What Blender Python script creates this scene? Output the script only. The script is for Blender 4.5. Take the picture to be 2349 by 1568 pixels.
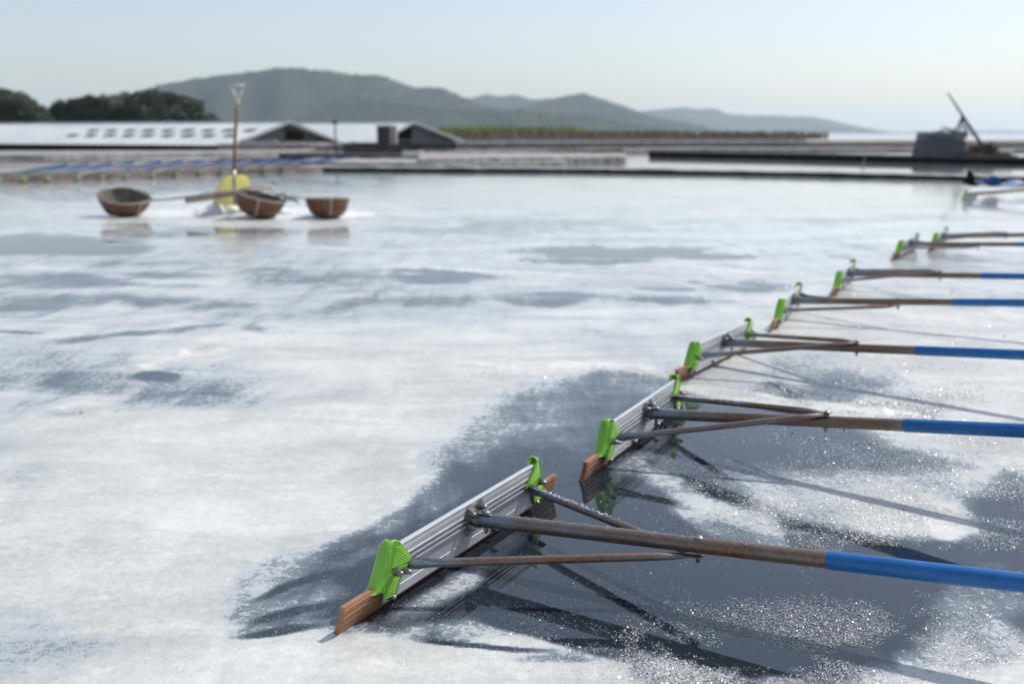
import bpy, bmesh, math, random
import numpy as np
from mathutils import Vector, Matrix
random.seed(7); rng = np.random.default_rng(7)
sc = bpy.context.scene
for o in list(bpy.data.objects): bpy.data.objects.remove(o)

# ---------------------------------------------------------------- camera
FP, CX, CY, HY, CAMH = 2400.0, 1174.5, 784.0, 305.0, 0.9   # focal length and horizon in picture units (2349 wide)
TH = math.atan((CY-HY)/FP); CT, ST = math.cos(TH), math.sin(TH)
cam_d = bpy.data.cameras.new('camera'); cam = bpy.data.objects.new('camera', cam_d)
sc.collection.objects.link(cam); sc.camera = cam
cam_d.sensor_width = 36.0; cam_d.lens = FP*36.0/2349.0
cam.location = (0, 0, CAMH); cam.rotation_euler = (math.pi/2-TH, 0, 0)
cam_d.clip_start = 0.05; cam_d.clip_end = 30000
cam_d.dof.use_dof = True; cam_d.dof.focus_distance = 2.12; cam_d.dof.aperture_fstop = 3.1
cam_d.dof.aperture_blades = 9

# ---------------------------------------------------------------- world and sun
DUST, VEIL, EXPO, AZ, HCOL, HG, HD = 1.3, .20, .73, 57, 1.0, .36, .00016
SUN_EL, SUN_AZ = math.radians(50), math.radians(AZ)         # azimuth clockwise from +Y
w = bpy.data.worlds.new('World'); sc.world = w; w.use_nodes = True
nt = w.node_tree; nt.nodes.clear()
sky = nt.nodes.new('ShaderNodeTexSky'); sky.sky_type = 'NISHITA'; sky.sun_disc = False
sky.sun_elevation = SUN_EL; sky.sun_rotation = SUN_AZ; sky.air_density = 1.0; sky.dust_density = DUST; sky.ozone_density = 1.0
hsv = nt.nodes.new('ShaderNodeMix'); hsv.data_type = 'RGBA'; hsv.inputs[0].default_value = VEIL; hsv.inputs[7].default_value = (5.5, 6.0, 6.4, 1)   # thin even veil of high cloud
tint = nt.nodes.new('ShaderNodeMix'); tint.data_type = 'RGBA'; tint.blend_type = 'MULTIPLY'; tint.inputs[0].default_value = 1.0; tint.inputs[7].default_value = (.85, .81, .82, 1)
bg = nt.nodes.new('ShaderNodeBackground'); bg.inputs['Strength'].default_value = 0.10
out = nt.nodes.new('ShaderNodeOutputWorld')
nt.links.new(sky.outputs[0], tint.inputs[6]); nt.links.new(tint.outputs[2], hsv.inputs[6]); nt.links.new(hsv.outputs[2], bg.inputs[0]); nt.links.new(bg.outputs[0], out.inputs[0])
sd = bpy.data.lights.new('sun', 'SUN'); sd.energy = 2.4; sd.angle = math.radians(0.5); sd.color = (1.0, 0.96, 0.90)
sun = bpy.data.objects.new('sun', sd); sc.collection.objects.link(sun)
sdir = Vector((math.sin(SUN_AZ)*math.cos(SUN_EL), math.cos(SUN_AZ)*math.cos(SUN_EL), math.sin(SUN_EL)))
sun.rotation_euler = sdir.to_track_quat('Z', 'Y').to_euler(); sun.location = (20, 10, 30)
sc.view_settings.view_transform = 'Standard'; sc.view_settings.look = 'None'
sc.view_settings.exposure = EXPO; sc.view_settings.gamma = 1.0
sc.render.engine = 'CYCLES'
cy = sc.cycles; cy.use_denoising = True; cy.max_bounces = 8; cy.volume_bounces = 1; cy.transparent_max_bounces = 8
cy.sample_clamp_indirect = 6.0; cy.caustics_reflective = False; cy.caustics_refractive = False

# ---------------------------------------------------------------- helpers
def P(x, y, z=0.0):
    """ground point (at height z) seen at picture position x, y"""
    u = (x-CX)/FP; v = (y-CY)/FP
    t = (CAMH-z)/(ST+v*CT)
    return Vector((u*t, (CT-v*ST)*t, z))
def PD(x, y, d):
    """point seen at picture position x, y at ground distance d"""
    u = (x-CX)/FP; v = (y-CY)/FP
    t = d/(CT-v*ST)
    return Vector((u*t, d, CAMH-(ST+v*CT)*t))
def tag(o, label=None, cat=None, group=None, kind=None):
    if label: o['label'] = label
    if cat: o['category'] = cat
    if group: o['group'] = group
    if kind: o['kind'] = kind
    return o
def link(o, parent=None):
    sc.collection.objects.link(o)
    if parent is not None: o.parent = parent
    return o
def empty(name, loc, rz=0.0):
    o = bpy.data.objects.new(name, None); o.empty_display_size = .1
    o.location = loc; o.rotation_euler = (0, 0, rz); return link(o)
def mobj(name, verts, faces, mat, parent=None, smooth=False, loc=None):
    me = bpy.data.meshes.new(name); me.from_pydata([tuple(v) for v in verts], [], [tuple(f) for f in faces]); me.update()
    if smooth: me.polygons.foreach_set('use_smooth', [True]*len(me.polygons))
    if mat: me.materials.append(mat)
    o = bpy.data.objects.new(name, me)
    if loc is not None: o.location = loc
    return link(o, parent)
class MB:
    def __init__(s): s.v = []; s.f = []
    def add(s, v, f):
        n = len(s.v); s.v += [Vector(p) for p in v]; s.f += [tuple(i+n for i in q) for q in f]; return s
    def box(s, c, sz, R=None):
        R = R or Matrix.Identity(3); c = Vector(c); h = [x/2 for x in sz]
        v = [c+R@Vector((a*h[0], b*h[1], d*h[2])) for d in (-1, 1) for b in (-1, 1) for a in (-1, 1)]
        return s.add(v, [(0, 2, 3, 1), (4, 5, 7, 6), (0, 1, 5, 4), (2, 6, 7, 3), (0, 4, 6, 2), (1, 3, 7, 5)])
    def tube(s, pts, rad, n=16, cap=True, flat=None):
        """flat: list of (wide, thin) per point, with wide direction horizontal-perpendicular"""
        pts = [Vector(p) for p in pts]; v = []; f = []
        N = len(pts)
        for i, p in enumerate(pts):
            d = (pts[min(i+1, N-1)]-pts[max(i-1, 0)]).normalized()
            up = Vector((0, 0, 1)) if abs(d.z) < .95 else Vector((1, 0, 0))
            a = d.cross(up).normalized(); b = a.cross(d).normalized()
            r = rad[i] if isinstance(rad, (list, tuple)) else rad
            ra, rb = (flat[i] if flat else (r, r))
            for k in range(n):
                t = 2*math.pi*k/n
                v.append(p+a*math.cos(t)*ra+b*math.sin(t)*rb)
        for i in range(N-1):
            for k in range(n):
                f.append((i*n+k, i*n+(k+1) % n, (i+1)*n+(k+1) % n, (i+1)*n+k))
        if cap: f.append(tuple(range(n-1, -1, -1))); f.append(tuple(range((N-1)*n, N*n)))
        return s.add(v, f)
    def lathe(s, c, axis, prof, n=16, x0=None):
        """prof: (radius, dist along axis)"""
        axis = Vector(axis).normalized(); c = Vector(c)
        a = axis.orthogonal().normalized() if x0 is None else Vector(x0); b = axis.cross(a).normalized()
        v = []; f = []
        for (r, h) in prof:
            for k in range(n):
                t = 2*math.pi*k/n; v.append(c+axis*h+(a*math.cos(t)+b*math.sin(t))*r)
        for i in range(len(prof)-1):
            for k in range(n): f.append((i*n+k, i*n+(k+1) % n, (i+1)*n+(k+1) % n, (i+1)*n+k))
        f.append(tuple(range(n-1, -1, -1))); f.append(tuple(range((len(prof)-1)*n, len(prof)*n)))
        return s.add(v, f)
    def extrude_y(s, prof, y0, y1, fn=None):
        """prof: closed list of (x, z), extruded along y"""
        n = len(prof); fn = fn or (lambda x, y, z: (x, y, z))
        v = [fn(x, y0, z) for x, z in prof]+[fn(x, y1, z) for x, z in prof]
        f = [(i, (i+1) % n, n+(i+1) % n, n+i) for i in range(n)]+[tuple(range(n-1, -1, -1)), tuple(range(n, 2*n))]
        return s.add(v, f)
    def build(s, name, mat, parent=None, smooth=False, loc=None, angle=None):
        o = mobj(name, s.v, s.f, mat, parent, smooth or angle is not None, loc)
        bm = bmesh.new(); bm.from_mesh(o.data); bmesh.ops.recalc_face_normals(bm, faces=bm.faces)
        if angle is not None:
            for e in bm.edges:
                if len(e.link_faces) == 2 and e.calc_face_angle(0) > math.radians(angle): e.smooth = False
        bm.to_mesh(o.data); bm.free()
        return o

# ---------------------------------------------------------------- materials
def new_mat(name):
    m = bpy.data.materials.new(name); m.use_nodes = True; t = m.node_tree
    return m, t, t.nodes['Principled BSDF']
def N(t, kind, **kw):
    n = t.nodes.new(kind)
    for k, v in kw.items():
        if k.startswith('i_'):
            n.inputs[k[2:].replace('_', ' ')].default_value = v
        else: setattr(n, k, v)
    return n
def noise(t, vec, scale, detail=4, rough=.55, dist=0.0):
    n = N(t, 'ShaderNodeTexNoise'); n.inputs['Scale'].default_value = scale; n.inputs['Detail'].default_value = detail
    n.inputs['Roughness'].default_value = rough; n.inputs['Distortion'].default_value = dist
    if vec is not None: t.links.new(vec, n.inputs['Vector'])
    return n.outputs['Fac']
def ramp(t, fac, stops):
    r = N(t, 'ShaderNodeValToRGB'); e = r.color_ramp.elements
    while len(e) < len(stops): e.new(.5)
    for i, (p, c) in enumerate(stops):
        e[i].position = p; e[i].color = (*c, 1) if len(c) == 3 else c
    t.links.new(fac, r.inputs[0]); return r.outputs[0]
def math_(t, op, a, b=None, c=None, clamp=False):
    m = N(t, 'ShaderNodeMath', operation=op); m.use_clamp = clamp
    for i, v in enumerate((a, b, c)):
        if v is None: continue
        if isinstance(v, (int, float)): m.inputs[i].default_value = v
        else: t.links.new(v, m.inputs[i])
    return m.outputs[0]
def sstep(t, v, lo, hi, a=0., b=1.):
    m = N(t, 'ShaderNodeMapRange', interpolation_type='SMOOTHSTEP'); t.links.new(v, m.inputs[0])
    m.inputs[1].default_value = lo; m.inputs[2].default_value = hi; m.inputs[3].default_value = a; m.inputs[4].default_value = b
    return m.outputs[0]
def mixc(t, f, a, b):
    m = N(t, 'ShaderNodeMix', data_type='RGBA')
    for s_, v in ((0, f), (6, a), (7, b)):
        if isinstance(v, (int, float)): m.inputs[s_].default_value = v
        elif isinstance(v, tuple): m.inputs[s_].default_value = (*v, 1)
        else: t.links.new(v, m.inputs[s_])
    return m.outputs[2]
def bump(t, p, h, strength, dist, prev=None):
    b = N(t, 'ShaderNodeBump'); b.inputs['Strength'].default_value = strength; b.inputs['Distance'].default_value = dist
    t.links.new(h, b.inputs['Height'])
    if prev is not None: t.links.new(prev, b.inputs['Normal'])
    if p is not None: t.links.new(b.outputs[0], p.inputs['Normal'])
    return b.outputs[0]
def simple(name, c1, c2, scale=20, rough=.6, metal=0., bstr=.3, bdist=.002, stretch=None, spec=.5, lo=.35, hi=.65):
    m, t, p = new_mat(name)
    tc = N(t, 'ShaderNodeTexCoord'); vec = tc.outputs['Object']
    if stretch:
        mp = N(t, 'ShaderNodeMapping'); mp.inputs['Scale'].default_value = stretch; t.links.new(vec, mp.inputs[0]); vec = mp.outputs[0]
    f = noise(t, vec, scale, 6, .6)
    t.links.new(ramp(t, f, [(lo, c1), (hi, c2)]), p.inputs['Base Color'])
    t.links.new(math_(t, 'ADD', math_(t, 'MULTIPLY', f, .25), rough-.12), p.inputs['Roughness'])
    p.inputs['Metallic'].default_value = metal; p.inputs['Specular IOR Level'].default_value = spec
    if bstr: bump(t, p, noise(t, vec, scale*3, 5, .6), bstr, bdist)
    return m
M = {}
# aluminium blade: satin, salt stained
m, t, p = new_mat('satin_aluminium'); M['alu'] = m
tc = N(t, 'ShaderNodeTexCoord'); mp = N(t, 'ShaderNodeMapping'); mp.inputs['Scale'].default_value = (1, .06, 1); t.links.new(tc.outputs['Object'], mp.inputs[0])
st = noise(t, tc.outputs['Object'], 28, 7, .68); fine = noise(t, tc.outputs['Object'], 420, 3, .6)
spots = sstep(t, fine, .66, .72)
c = ramp(t, st, [(.3, (.46, .48, .50)), (.7, (.56, .575, .59))]); c = mixc(t, math_(t, 'MULTIPLY', spots, .55), c, (.85, .86, .87))
t.links.new(c, p.inputs['Base Color']); p.inputs['Metallic'].default_value = .30
t.links.new(math_(t, 'ADD', math_(t, 'MULTIPLY', st, .2), .3), p.inputs['Roughness'])
bump(t, p, noise(t, mp.outputs[0], 900, 2, .5), .06, .0006, bump(t, None, fine, .15, .0008))
# galvanised tube with rust
def rusty(name, lo, hi):
    m, t, p = new_mat(name)
    tc = N(t, 'ShaderNodeTexCoord'); v = tc.outputs['Object']
    mp = N(t, 'ShaderNodeMapping'); mp.inputs['Scale'].default_value = (.35, 1, 1); t.links.new(v, mp.inputs[0])
    big = noise(t, mp.outputs[0], 16, 6, .65); sm = noise(t, v, 160, 5, .7)
    sep = N(t, 'ShaderNodeSeparateXYZ'); t.links.new(v, sep.inputs[0])
    along = sstep(t, sep.outputs[0], .04, .16, -.14, .10)
    k = math_(t, 'ADD', math_(t, 'ADD', math_(t, 'MULTIPLY', big, .6), math_(t, 'MULTIPLY', sm, .45)), along)
    ru = sstep(t, k, lo, hi)
    rc = ramp(t, sm, [(.3, (.085, .045, .025)), (.55, (.20, .12, .075)), (.75, (.33, .235, .165))])
    gc = ramp(t, sm, [(.3, (.16, .18, .20)), (.7, (.30, .33, .36))])
    t.links.new(mixc(t, ru, gc, rc), p.inputs['Base Color'])
    t.links.new(math_(t, 'SUBTRACT', .85, math_(t, 'MULTIPLY', ru, .35)), p.inputs['Metallic'])
    t.links.new(math_(t, 'ADD', .30, math_(t, 'MULTIPLY', ru, .10)), p.inputs['Roughness'])
    bump(t, p, sm, .25, .0008)
    return m
M['rust'] = rusty('rusty_galvanised_tube', .44, .68)
M['steel'] = simple('dull_steel', (.20, .20, .20), (.36, .35, .33), 90, .34, .85, .2, .0005)
# green plastic
m, t, p = new_mat('green_plastic'); M['green'] = m
tc = N(t, 'ShaderNodeTexCoord'); sp = noise(t, tc.outputs['Object'], 500, 2, .5); b = noise(t, tc.outputs['Object'], 22, 4, .5)
c = ramp(t, b, [(.3, (.18, .45, .04)), (.7, (.27, .55, .055))]); c = mixc(t, math_(t, 'MULTIPLY', sstep(t, sp, .70, .76), .5), c, (.6, .75, .5))
t.links.new(c, p.inputs['Base Color']); p.inputs['Roughness'].default_value = .38; p.inputs['Subsurface Weight'].default_value = .25
p.inputs['Subsurface Radius'].default_value = (.6, 1.0, .1); p.inputs['Subsurface Scale'].default_value = .008
bump(t, p, sp, .12, .0005)
# brown rubber
M['rubber'] = simple('brown_rubber', (.27, .122, .058), (.40, .195, .10), 26, .42, 0, .2, .0008, None)
# blue grip
m, t, p = new_mat('blue_plastic_sleeve'); M['blue'] = m
tc = N(t, 'ShaderNodeTexCoord'); mp = N(t, 'ShaderNodeMapping'); mp.inputs['Scale'].default_value = (.08, 1, 1); t.links.new(tc.outputs['Object'], mp.inputs[0])
s1 = noise(t, mp.outputs[0], 120, 5, .7); s2 = noise(t, tc.outputs['Object'], 30, 5, .65)
c = ramp(t, s2, [(.3, (.003, .090, .29)), (.7, (.006, .130, .38))]); c = mixc(t, math_(t, 'MULTIPLY', sstep(t, s1, .66, .74), .35), c, (.25, .42, .68))
t.links.new(c, p.inputs['Base Color']); t.links.new(math_(t, 'ADD', .28, math_(t, 'MULTIPLY', s2, .2)), p.inputs['Roughness'])
bump(t, p, s1, .12, .0006)
M['salt_grain'] = simple('salt_grains', (.72, .73, .74), (.86, .86, .86), 300, .35, 0, .2, .0005)
m, t, p = new_mat('salt_crystal'); M['crystal'] = m
p.inputs['Base Color'].default_value = (.62, .63, .62, 1); p.inputs['Roughness'].default_value = .26; p.inputs['Specular IOR Level'].default_value = .75
M['wood'] = simple('weathered_wood', (.16, .085, .04), (.34, .19, .10), 30, .7, 0, .5, .003, (1, 1, .08))
M['bamboo'] = simple('grey_bamboo', (.22, .18, .14), (.42, .36, .29), 20, .7, 0, .4, .003)
M['basket'] = None
m, t, p = new_mat('woven_basket'); M['basket'] = m
tc = N(t, 'ShaderNodeTexCoord'); wv = N(t, 'ShaderNodeTexWave', wave_type='BANDS', bands_direction='Z'); wv.inputs['Scale'].default_value = 16; wv.inputs['Distortion'].default_value = 1.5
t.links.new(tc.outputs['Object'], wv.inputs[0]); f = noise(t, tc.outputs['Object'], 16, 6, .6)
c = ramp(t, f, [(.3, (.07, .028, .012)), (.7, (.26, .115, .05))]); c = mixc(t, math_(t, 'MULTIPLY', wv.outputs['Fac'], .4), c, (.05, .02, .01))
t.links.new(c, p.inputs['Base Color']); p.inputs['Roughness'].default_value = .65; bump(t, p, wv.outputs['Fac'], .6, .006)
M['basket_in'] = simple('basket_inside_salty', (.10, .085, .06), (.21, .185, .145), 14, .8, 0, .5, .006)
M['rope'] = simple('pale_rope', (.26, .22, .19), (.46, .42, .37), 60, .8, 0, .4, .002)
M['green_rope'] = simple('green_cord', (.02, .16, .11), (.05, .26, .18), 60, .7, 0, .3, .002)
M['yellow'] = simple('yellow_plastic', (.62, .57, .20), (.72, .68, .30), 6, .45, 0, .1, .002)
M['cream'] = simple('cream_plastic', (.52, .50, .40), (.66, .64, .54), 10, .5, 0, .1, .002)
M['roof'] = simple('pale_metal_roofing', (.51, .54, .525), (.64, .66, .63), .5, .42, .0, 0, .01)
M['roof_trim'] = simple('grey_roof_trim', (.30, .34, .37), (.42, .46, .48), 2, .5, .2, 0, .01)
M['sky_panel'] = simple('dark_roof_patch', (.012, .02, .022), (.03, .04, .04), 2, .9, 0, 0, .01)
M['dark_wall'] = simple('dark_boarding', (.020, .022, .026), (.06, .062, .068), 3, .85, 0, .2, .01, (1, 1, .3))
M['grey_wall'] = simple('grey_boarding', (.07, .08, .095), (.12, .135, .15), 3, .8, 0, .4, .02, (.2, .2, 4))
M['shade'] = simple('dark_timber_and_shade', (.006, .007, .009), (.018, .018, .02), 3, .9, 0, .2, .01, spec=.02)  # near-black for dark timbers; also the painted shade strip before the shed
M['concrete'] = simple('pale_concrete', (.26, .24, .22), (.42, .40, .37), 2.5, .85, 0, .4, .02)
M['earth'] = simple('pinkish_brown_earth', (.16, .135, .12), (.34, .30, .28), 1.6, .9, 0, .6, .04)
M['dark_earth'] = simple('dark_wet_earth', (.035, .032, .034), (.10, .088, .082), 2.0, .8, 0, .5, .03, spec=.1)
M['bank_top'] = simple('trodden_bank_earth', (.19, .175, .165), (.38, .36, .345), 1.8, .9, 0, .6, .03, (1, 2.5, 1))
M['board'] = simple('grey_brown_boards', (.20, .165, .145), (.34, .29, .26), 2.0, .8, 0, .4, .02)
M['mud'] = simple('salt_crusted_mud', (.13, .105, .095), (.36, .33, .31), .35, .75, 0, .4, .05, (.35, 1, 1), spec=.2)
M['white'] = simple('white_paint', (.70, .69, .66), (.80, .79, .77), 3, .6, 0, .1, .01)
M['trunk'] = simple('pine_bark', (.06, .04, .03), (.14, .10, .07), 3, .9, 0, .5, .03)
M['reed'] = simple('reed_green', (.14, .22, .03), (.30, .36, .07), 1.2, .8, 0, 0, .01)
M['reed_dry'] = simple('dry_reed', (.16, .11, .06), (.28, .21, .13), 1.2, .85, 0, 0, .01)
m, t, p = new_mat('pine_foliage'); M['leaf'] = m
oi = N(t, 'ShaderNodeObjectInfo'); tc = N(t, 'ShaderNodeTexCoord'); f = noise(t, tc.outputs['Object'], .9, 5, .6)
f = math_(t, 'ADD', math_(t, 'MULTIPLY', f, .7), math_(t, 'MULTIPLY', oi.outputs['Random'], .3))
t.links.new(ramp(t, f, [(.3, (.018, .034, .016)), (.55, (.035, .060, .022)), (.75, (.07, .095, .03))]), p.inputs['Base Color']); p.inputs['Roughness'].default_value = .7
m, t, p = new_mat('forested_hill'); M['hill'] = m
tc = N(t, 'ShaderNodeTexCoord'); f = noise(t, tc.outputs['Object'], .006, 8, .62); g = noise(t, tc.outputs['Object'], .05, 6, .7)
f = math_(t, 'ADD', math_(t, 'MULTIPLY', f, .6), math_(t, 'MULTIPLY', g, .4))
t.links.new(ramp(t, f, [(.35, (.018, .032, .024)), (.52, (.034, .052, .034)), (.68, (.070, .090, .052))]), p.inputs['Base Color']); p.inputs['Roughness'].default_value = .9
bump(t, p, g, 1.0, 12.0)
# sea and far brine
def water_mat(name, base, rough, wob):
    m, t, p = new_mat(name); tc = N(t, 'ShaderNodeTexCoord')
    mp = N(t, 'ShaderNodeMapping'); mp.inputs['Scale'].default_value = (.25, 1, 1); t.links.new(tc.outputs['Object'], mp.inputs[0])
    f = noise(t, mp.outputs[0], .5, 6, .6)
    t.links.new(ramp(t, f, [(.35, tuple(c*.5 for c in base)), (.7, base)]), p.inputs['Base Color']); p.inputs['Roughness'].default_value = rough
    p.inputs['IOR'].default_value = 1.34; bump(t, p, noise(t, tc.outputs['Object'], 3, 5, .6), wob, .02)
    return m
M['sea'] = water_mat('sea_water', (.62, .64, .64), .30, .5)  # whitish base colour paints in the glare on the water
M['brine'] = water_mat('far_brine', (.30, .31, .32), .05, .03)

# ---- the near pan: black floor under shallow brine with floating salt; 'salt' attribute says how much salt lies where
m, t, p = new_mat('brine_and_salt'); M['pan'] = m
tc = N(t, 'ShaderNodeTexCoord'); v = tc.outputs['Object']
at = N(t, 'ShaderNodeAttribute', attribute_name='salt'); cov = at.outputs['Fac']
rot = N(t, 'ShaderNodeMapping'); rot.inputs['Rotation'].default_value = (0, 0, math.radians(-28)); rot.inputs['Scale'].default_value = (1.0, .26, 1)
t.links.new(v, rot.inputs[0])
hor = N(t, 'ShaderNodeMapping'); hor.inputs['Scale'].default_value = (.42, 1.0, 1); hor.inputs['Rotation'].default_value = (0, 0, math.radians(6)); t.links.new(v, hor.inputs[0])
n_st = noise(t, rot.outputs[0], 7.0, 9, .66, .8)        # wind-drawn streaks
n_pa = noise(t, hor.outputs[0], 1.3, 8, .60, .8)        # broad patches
n_mi = noise(t, hor.outputs[0], 5.0, 8, .66, .7)        # hand-sized patches
n_fi = noise(t, v, 48, 7, .78, .4)                       # clumps of crystals
n_sp = noise(t, v, 260, 4, .8)                           # single crystals
def c5(x, w_): return math_(t, 'MULTIPLY', math_(t, 'SUBTRACT', x, .5), w_)
k = math_(t, 'ADD', math_(t, 'ADD', c5(n_st, 1.15), c5(n_pa, .9)), c5(n_mi, .9))
lvs = math_(t, 'ADD', k, math_(t, 'MULTIPLY', math_(t, 'SUBTRACT', cov, .5), 2.3))
lvl = math_(t, 'ADD', lvs, math_(t, 'ADD', c5(n_fi, 2.2), c5(n_sp, 1.2)))
crisp = sstep(t, lvl, -.02, .22)
veil = math_(t, 'MULTIPLY', sstep(t, lvs, -.42, .50), .85)   # milky salt hanging just under the surface
mask = math_(t, 'MAXIMUM', crisp, veil)
# loose flecks on open water
fl = math_(t, 'ADD', math_(t, 'MULTIPLY', n_fi, .55), math_(t, 'MULTIPLY', n_sp, .45))
fleck = sstep(t, math_(t, 'ADD', fl, math_(t, 'MULTIPLY', cov, .22)), .635, .70, 0, .8)
mask2 = math_(t, 'MAXIMUM', mask, fleck)
vor = N(t, 'ShaderNodeTexVoronoi', feature='F1'); vor.inputs['Scale'].default_value = 17; vor.inputs['Randomness'].default_value = 1
wv_ = N(t, 'ShaderNodeVectorMath', operation='ADD'); t.links.new(v, wv_.inputs[0])
nn = N(t, 'ShaderNodeTexNoise'); nn.inputs['Scale'].default_value = 34; nn.inputs['Detail'].default_value = 4; t.links.new(v, nn.inputs[0])
sc_ = N(t, 'ShaderNodeVectorMath', operation='SCALE'); sc_.inputs['Scale'].default_value = .085; t.links.new(nn.outputs['Color'], sc_.inputs[0]); t.links.new(sc_.outputs[0], wv_.inputs[1])
t.links.new(wv_.outputs[0], vor.inputs['Vector'])
vc = N(t, 'ShaderNodeSeparateColor'); t.links.new(vor.outputs['Color'], vc.inputs[0])
raft = math_(t, 'MULTIPLY', sstep(t, vc.outputs[0], .62, .90), sstep(t, vor.outputs['Distance'], .42, .25))
tone = math_(t, 'ADD', math_(t, 'ADD', math_(t, 'MULTIPLY', n_fi, .22), math_(t, 'MULTIPLY', n_mi, .34)), math_(t, 'ADD', math_(t, 'MULTIPLY', n_pa, .30), math_(t, 'MULTIPLY', n_st, .14)))
tone = math_(t, 'ADD', tone, math_(t, 'MULTIPLY', math_(t, 'SUBTRACT', math_(t, 'ADD', n_sp, n_fi), 1.0), .08))
saltc = ramp(t, tone, [(.36, (.34, .365, .36)), (.47, (.49, .50, .48)), (.60, (.70, .70, .665))])
saltc = mixc(t, math_(t, 'MULTIPLY', raft, .22), saltc, (.86, .87, .88))
saltc = mixc(t, sstep(t, lvs, -.25, .75), (.33, .40, .465), saltc)   # thin salt lets the dark brine through
saltc = mixc(t, sstep(t, cov, .96, 1.25, 0, .45), saltc, (.78, .77, .73))
col = mixc(t, mask2, (.015, .022, .030), saltc)
t.links.new(col, p.inputs['Base Color'])
wet = N(t, 'ShaderNodeAttribute', attribute_name='wet').outputs['Fac']; dry = math_(t, 'SUBTRACT', 1.0, wet)
t.links.new(math_(t, 'ADD', math_(t, 'ADD', .03, math_(t, 'MULTIPLY', math_(t, 'MULTIPLY', mask, wet), .06)), math_(t, 'MULTIPLY', math_(t, 'MULTIPLY', crisp, dry), .32)), p.inputs['Roughness'])
p.inputs['IOR'].default_value = 1.58
h = math_(t, 'MULTIPLY', math_(t, 'ADD', math_(t, 'ADD', math_(t, 'MULTIPLY', n_sp, .5), n_fi), math_(t, 'MULTIPLY', n_mi, 1.2)), math_(t, 'MULTIPLY', math_(t, 'MAXIMUM', crisp, fleck), dry))
b0 = bump(t, None, h, .52, .0060)
bump(t, p, noise(t, v, 9, 3, .5), .04, .004, b0)

# ---------------------------------------------------------------- near pan surface
def blob(px, py, x, y, rx, ry, ang=0., soft=.5):
    a = math.radians(ang); dx = px-x; dy = py-y
    u = (dx*math.cos(a)+dy*math.sin(a))/rx; v_ = (-dx*math.sin(a)+dy*math.cos(a))/ry
    d = np.sqrt(u*u+v_*v_)
    return np.clip((1+soft-d)/(2*soft), 0, 1)**1.0
def poly(px, py, pts, soft):
    """signed-distance soft polygon"""
    n = len(pts); d = np.full(px.shape, 1e9); ins = np.zeros(px.shape, bool)
    for i in range(n):
        x0, y0 = pts[i]; x1, y1 = pts[(i+1) % n]
        ex, ey = x1-x0, y1-y0; wx, wy = px-x0, (py-y0)
        tt = np.clip((wx*ex+wy*ey)/(ex*ex+ey*ey), 0, 1)
        d = np.minimum(d, np.hypot(wx-ex*tt, wy-ey*tt))
        c = ((y0 <= py) & (y1 > py)) | ((y1 <= py) & (y0 > py))
        xi = x0+(py-y0)*ex/(ey if ey else 1e-9)
        ins ^= (c & (px < xi))
    s = np.where(ins, d, -d)
    q = np.clip(.5+s/(2*soft), 0, 1); return q*q*(3-2*q)
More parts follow.
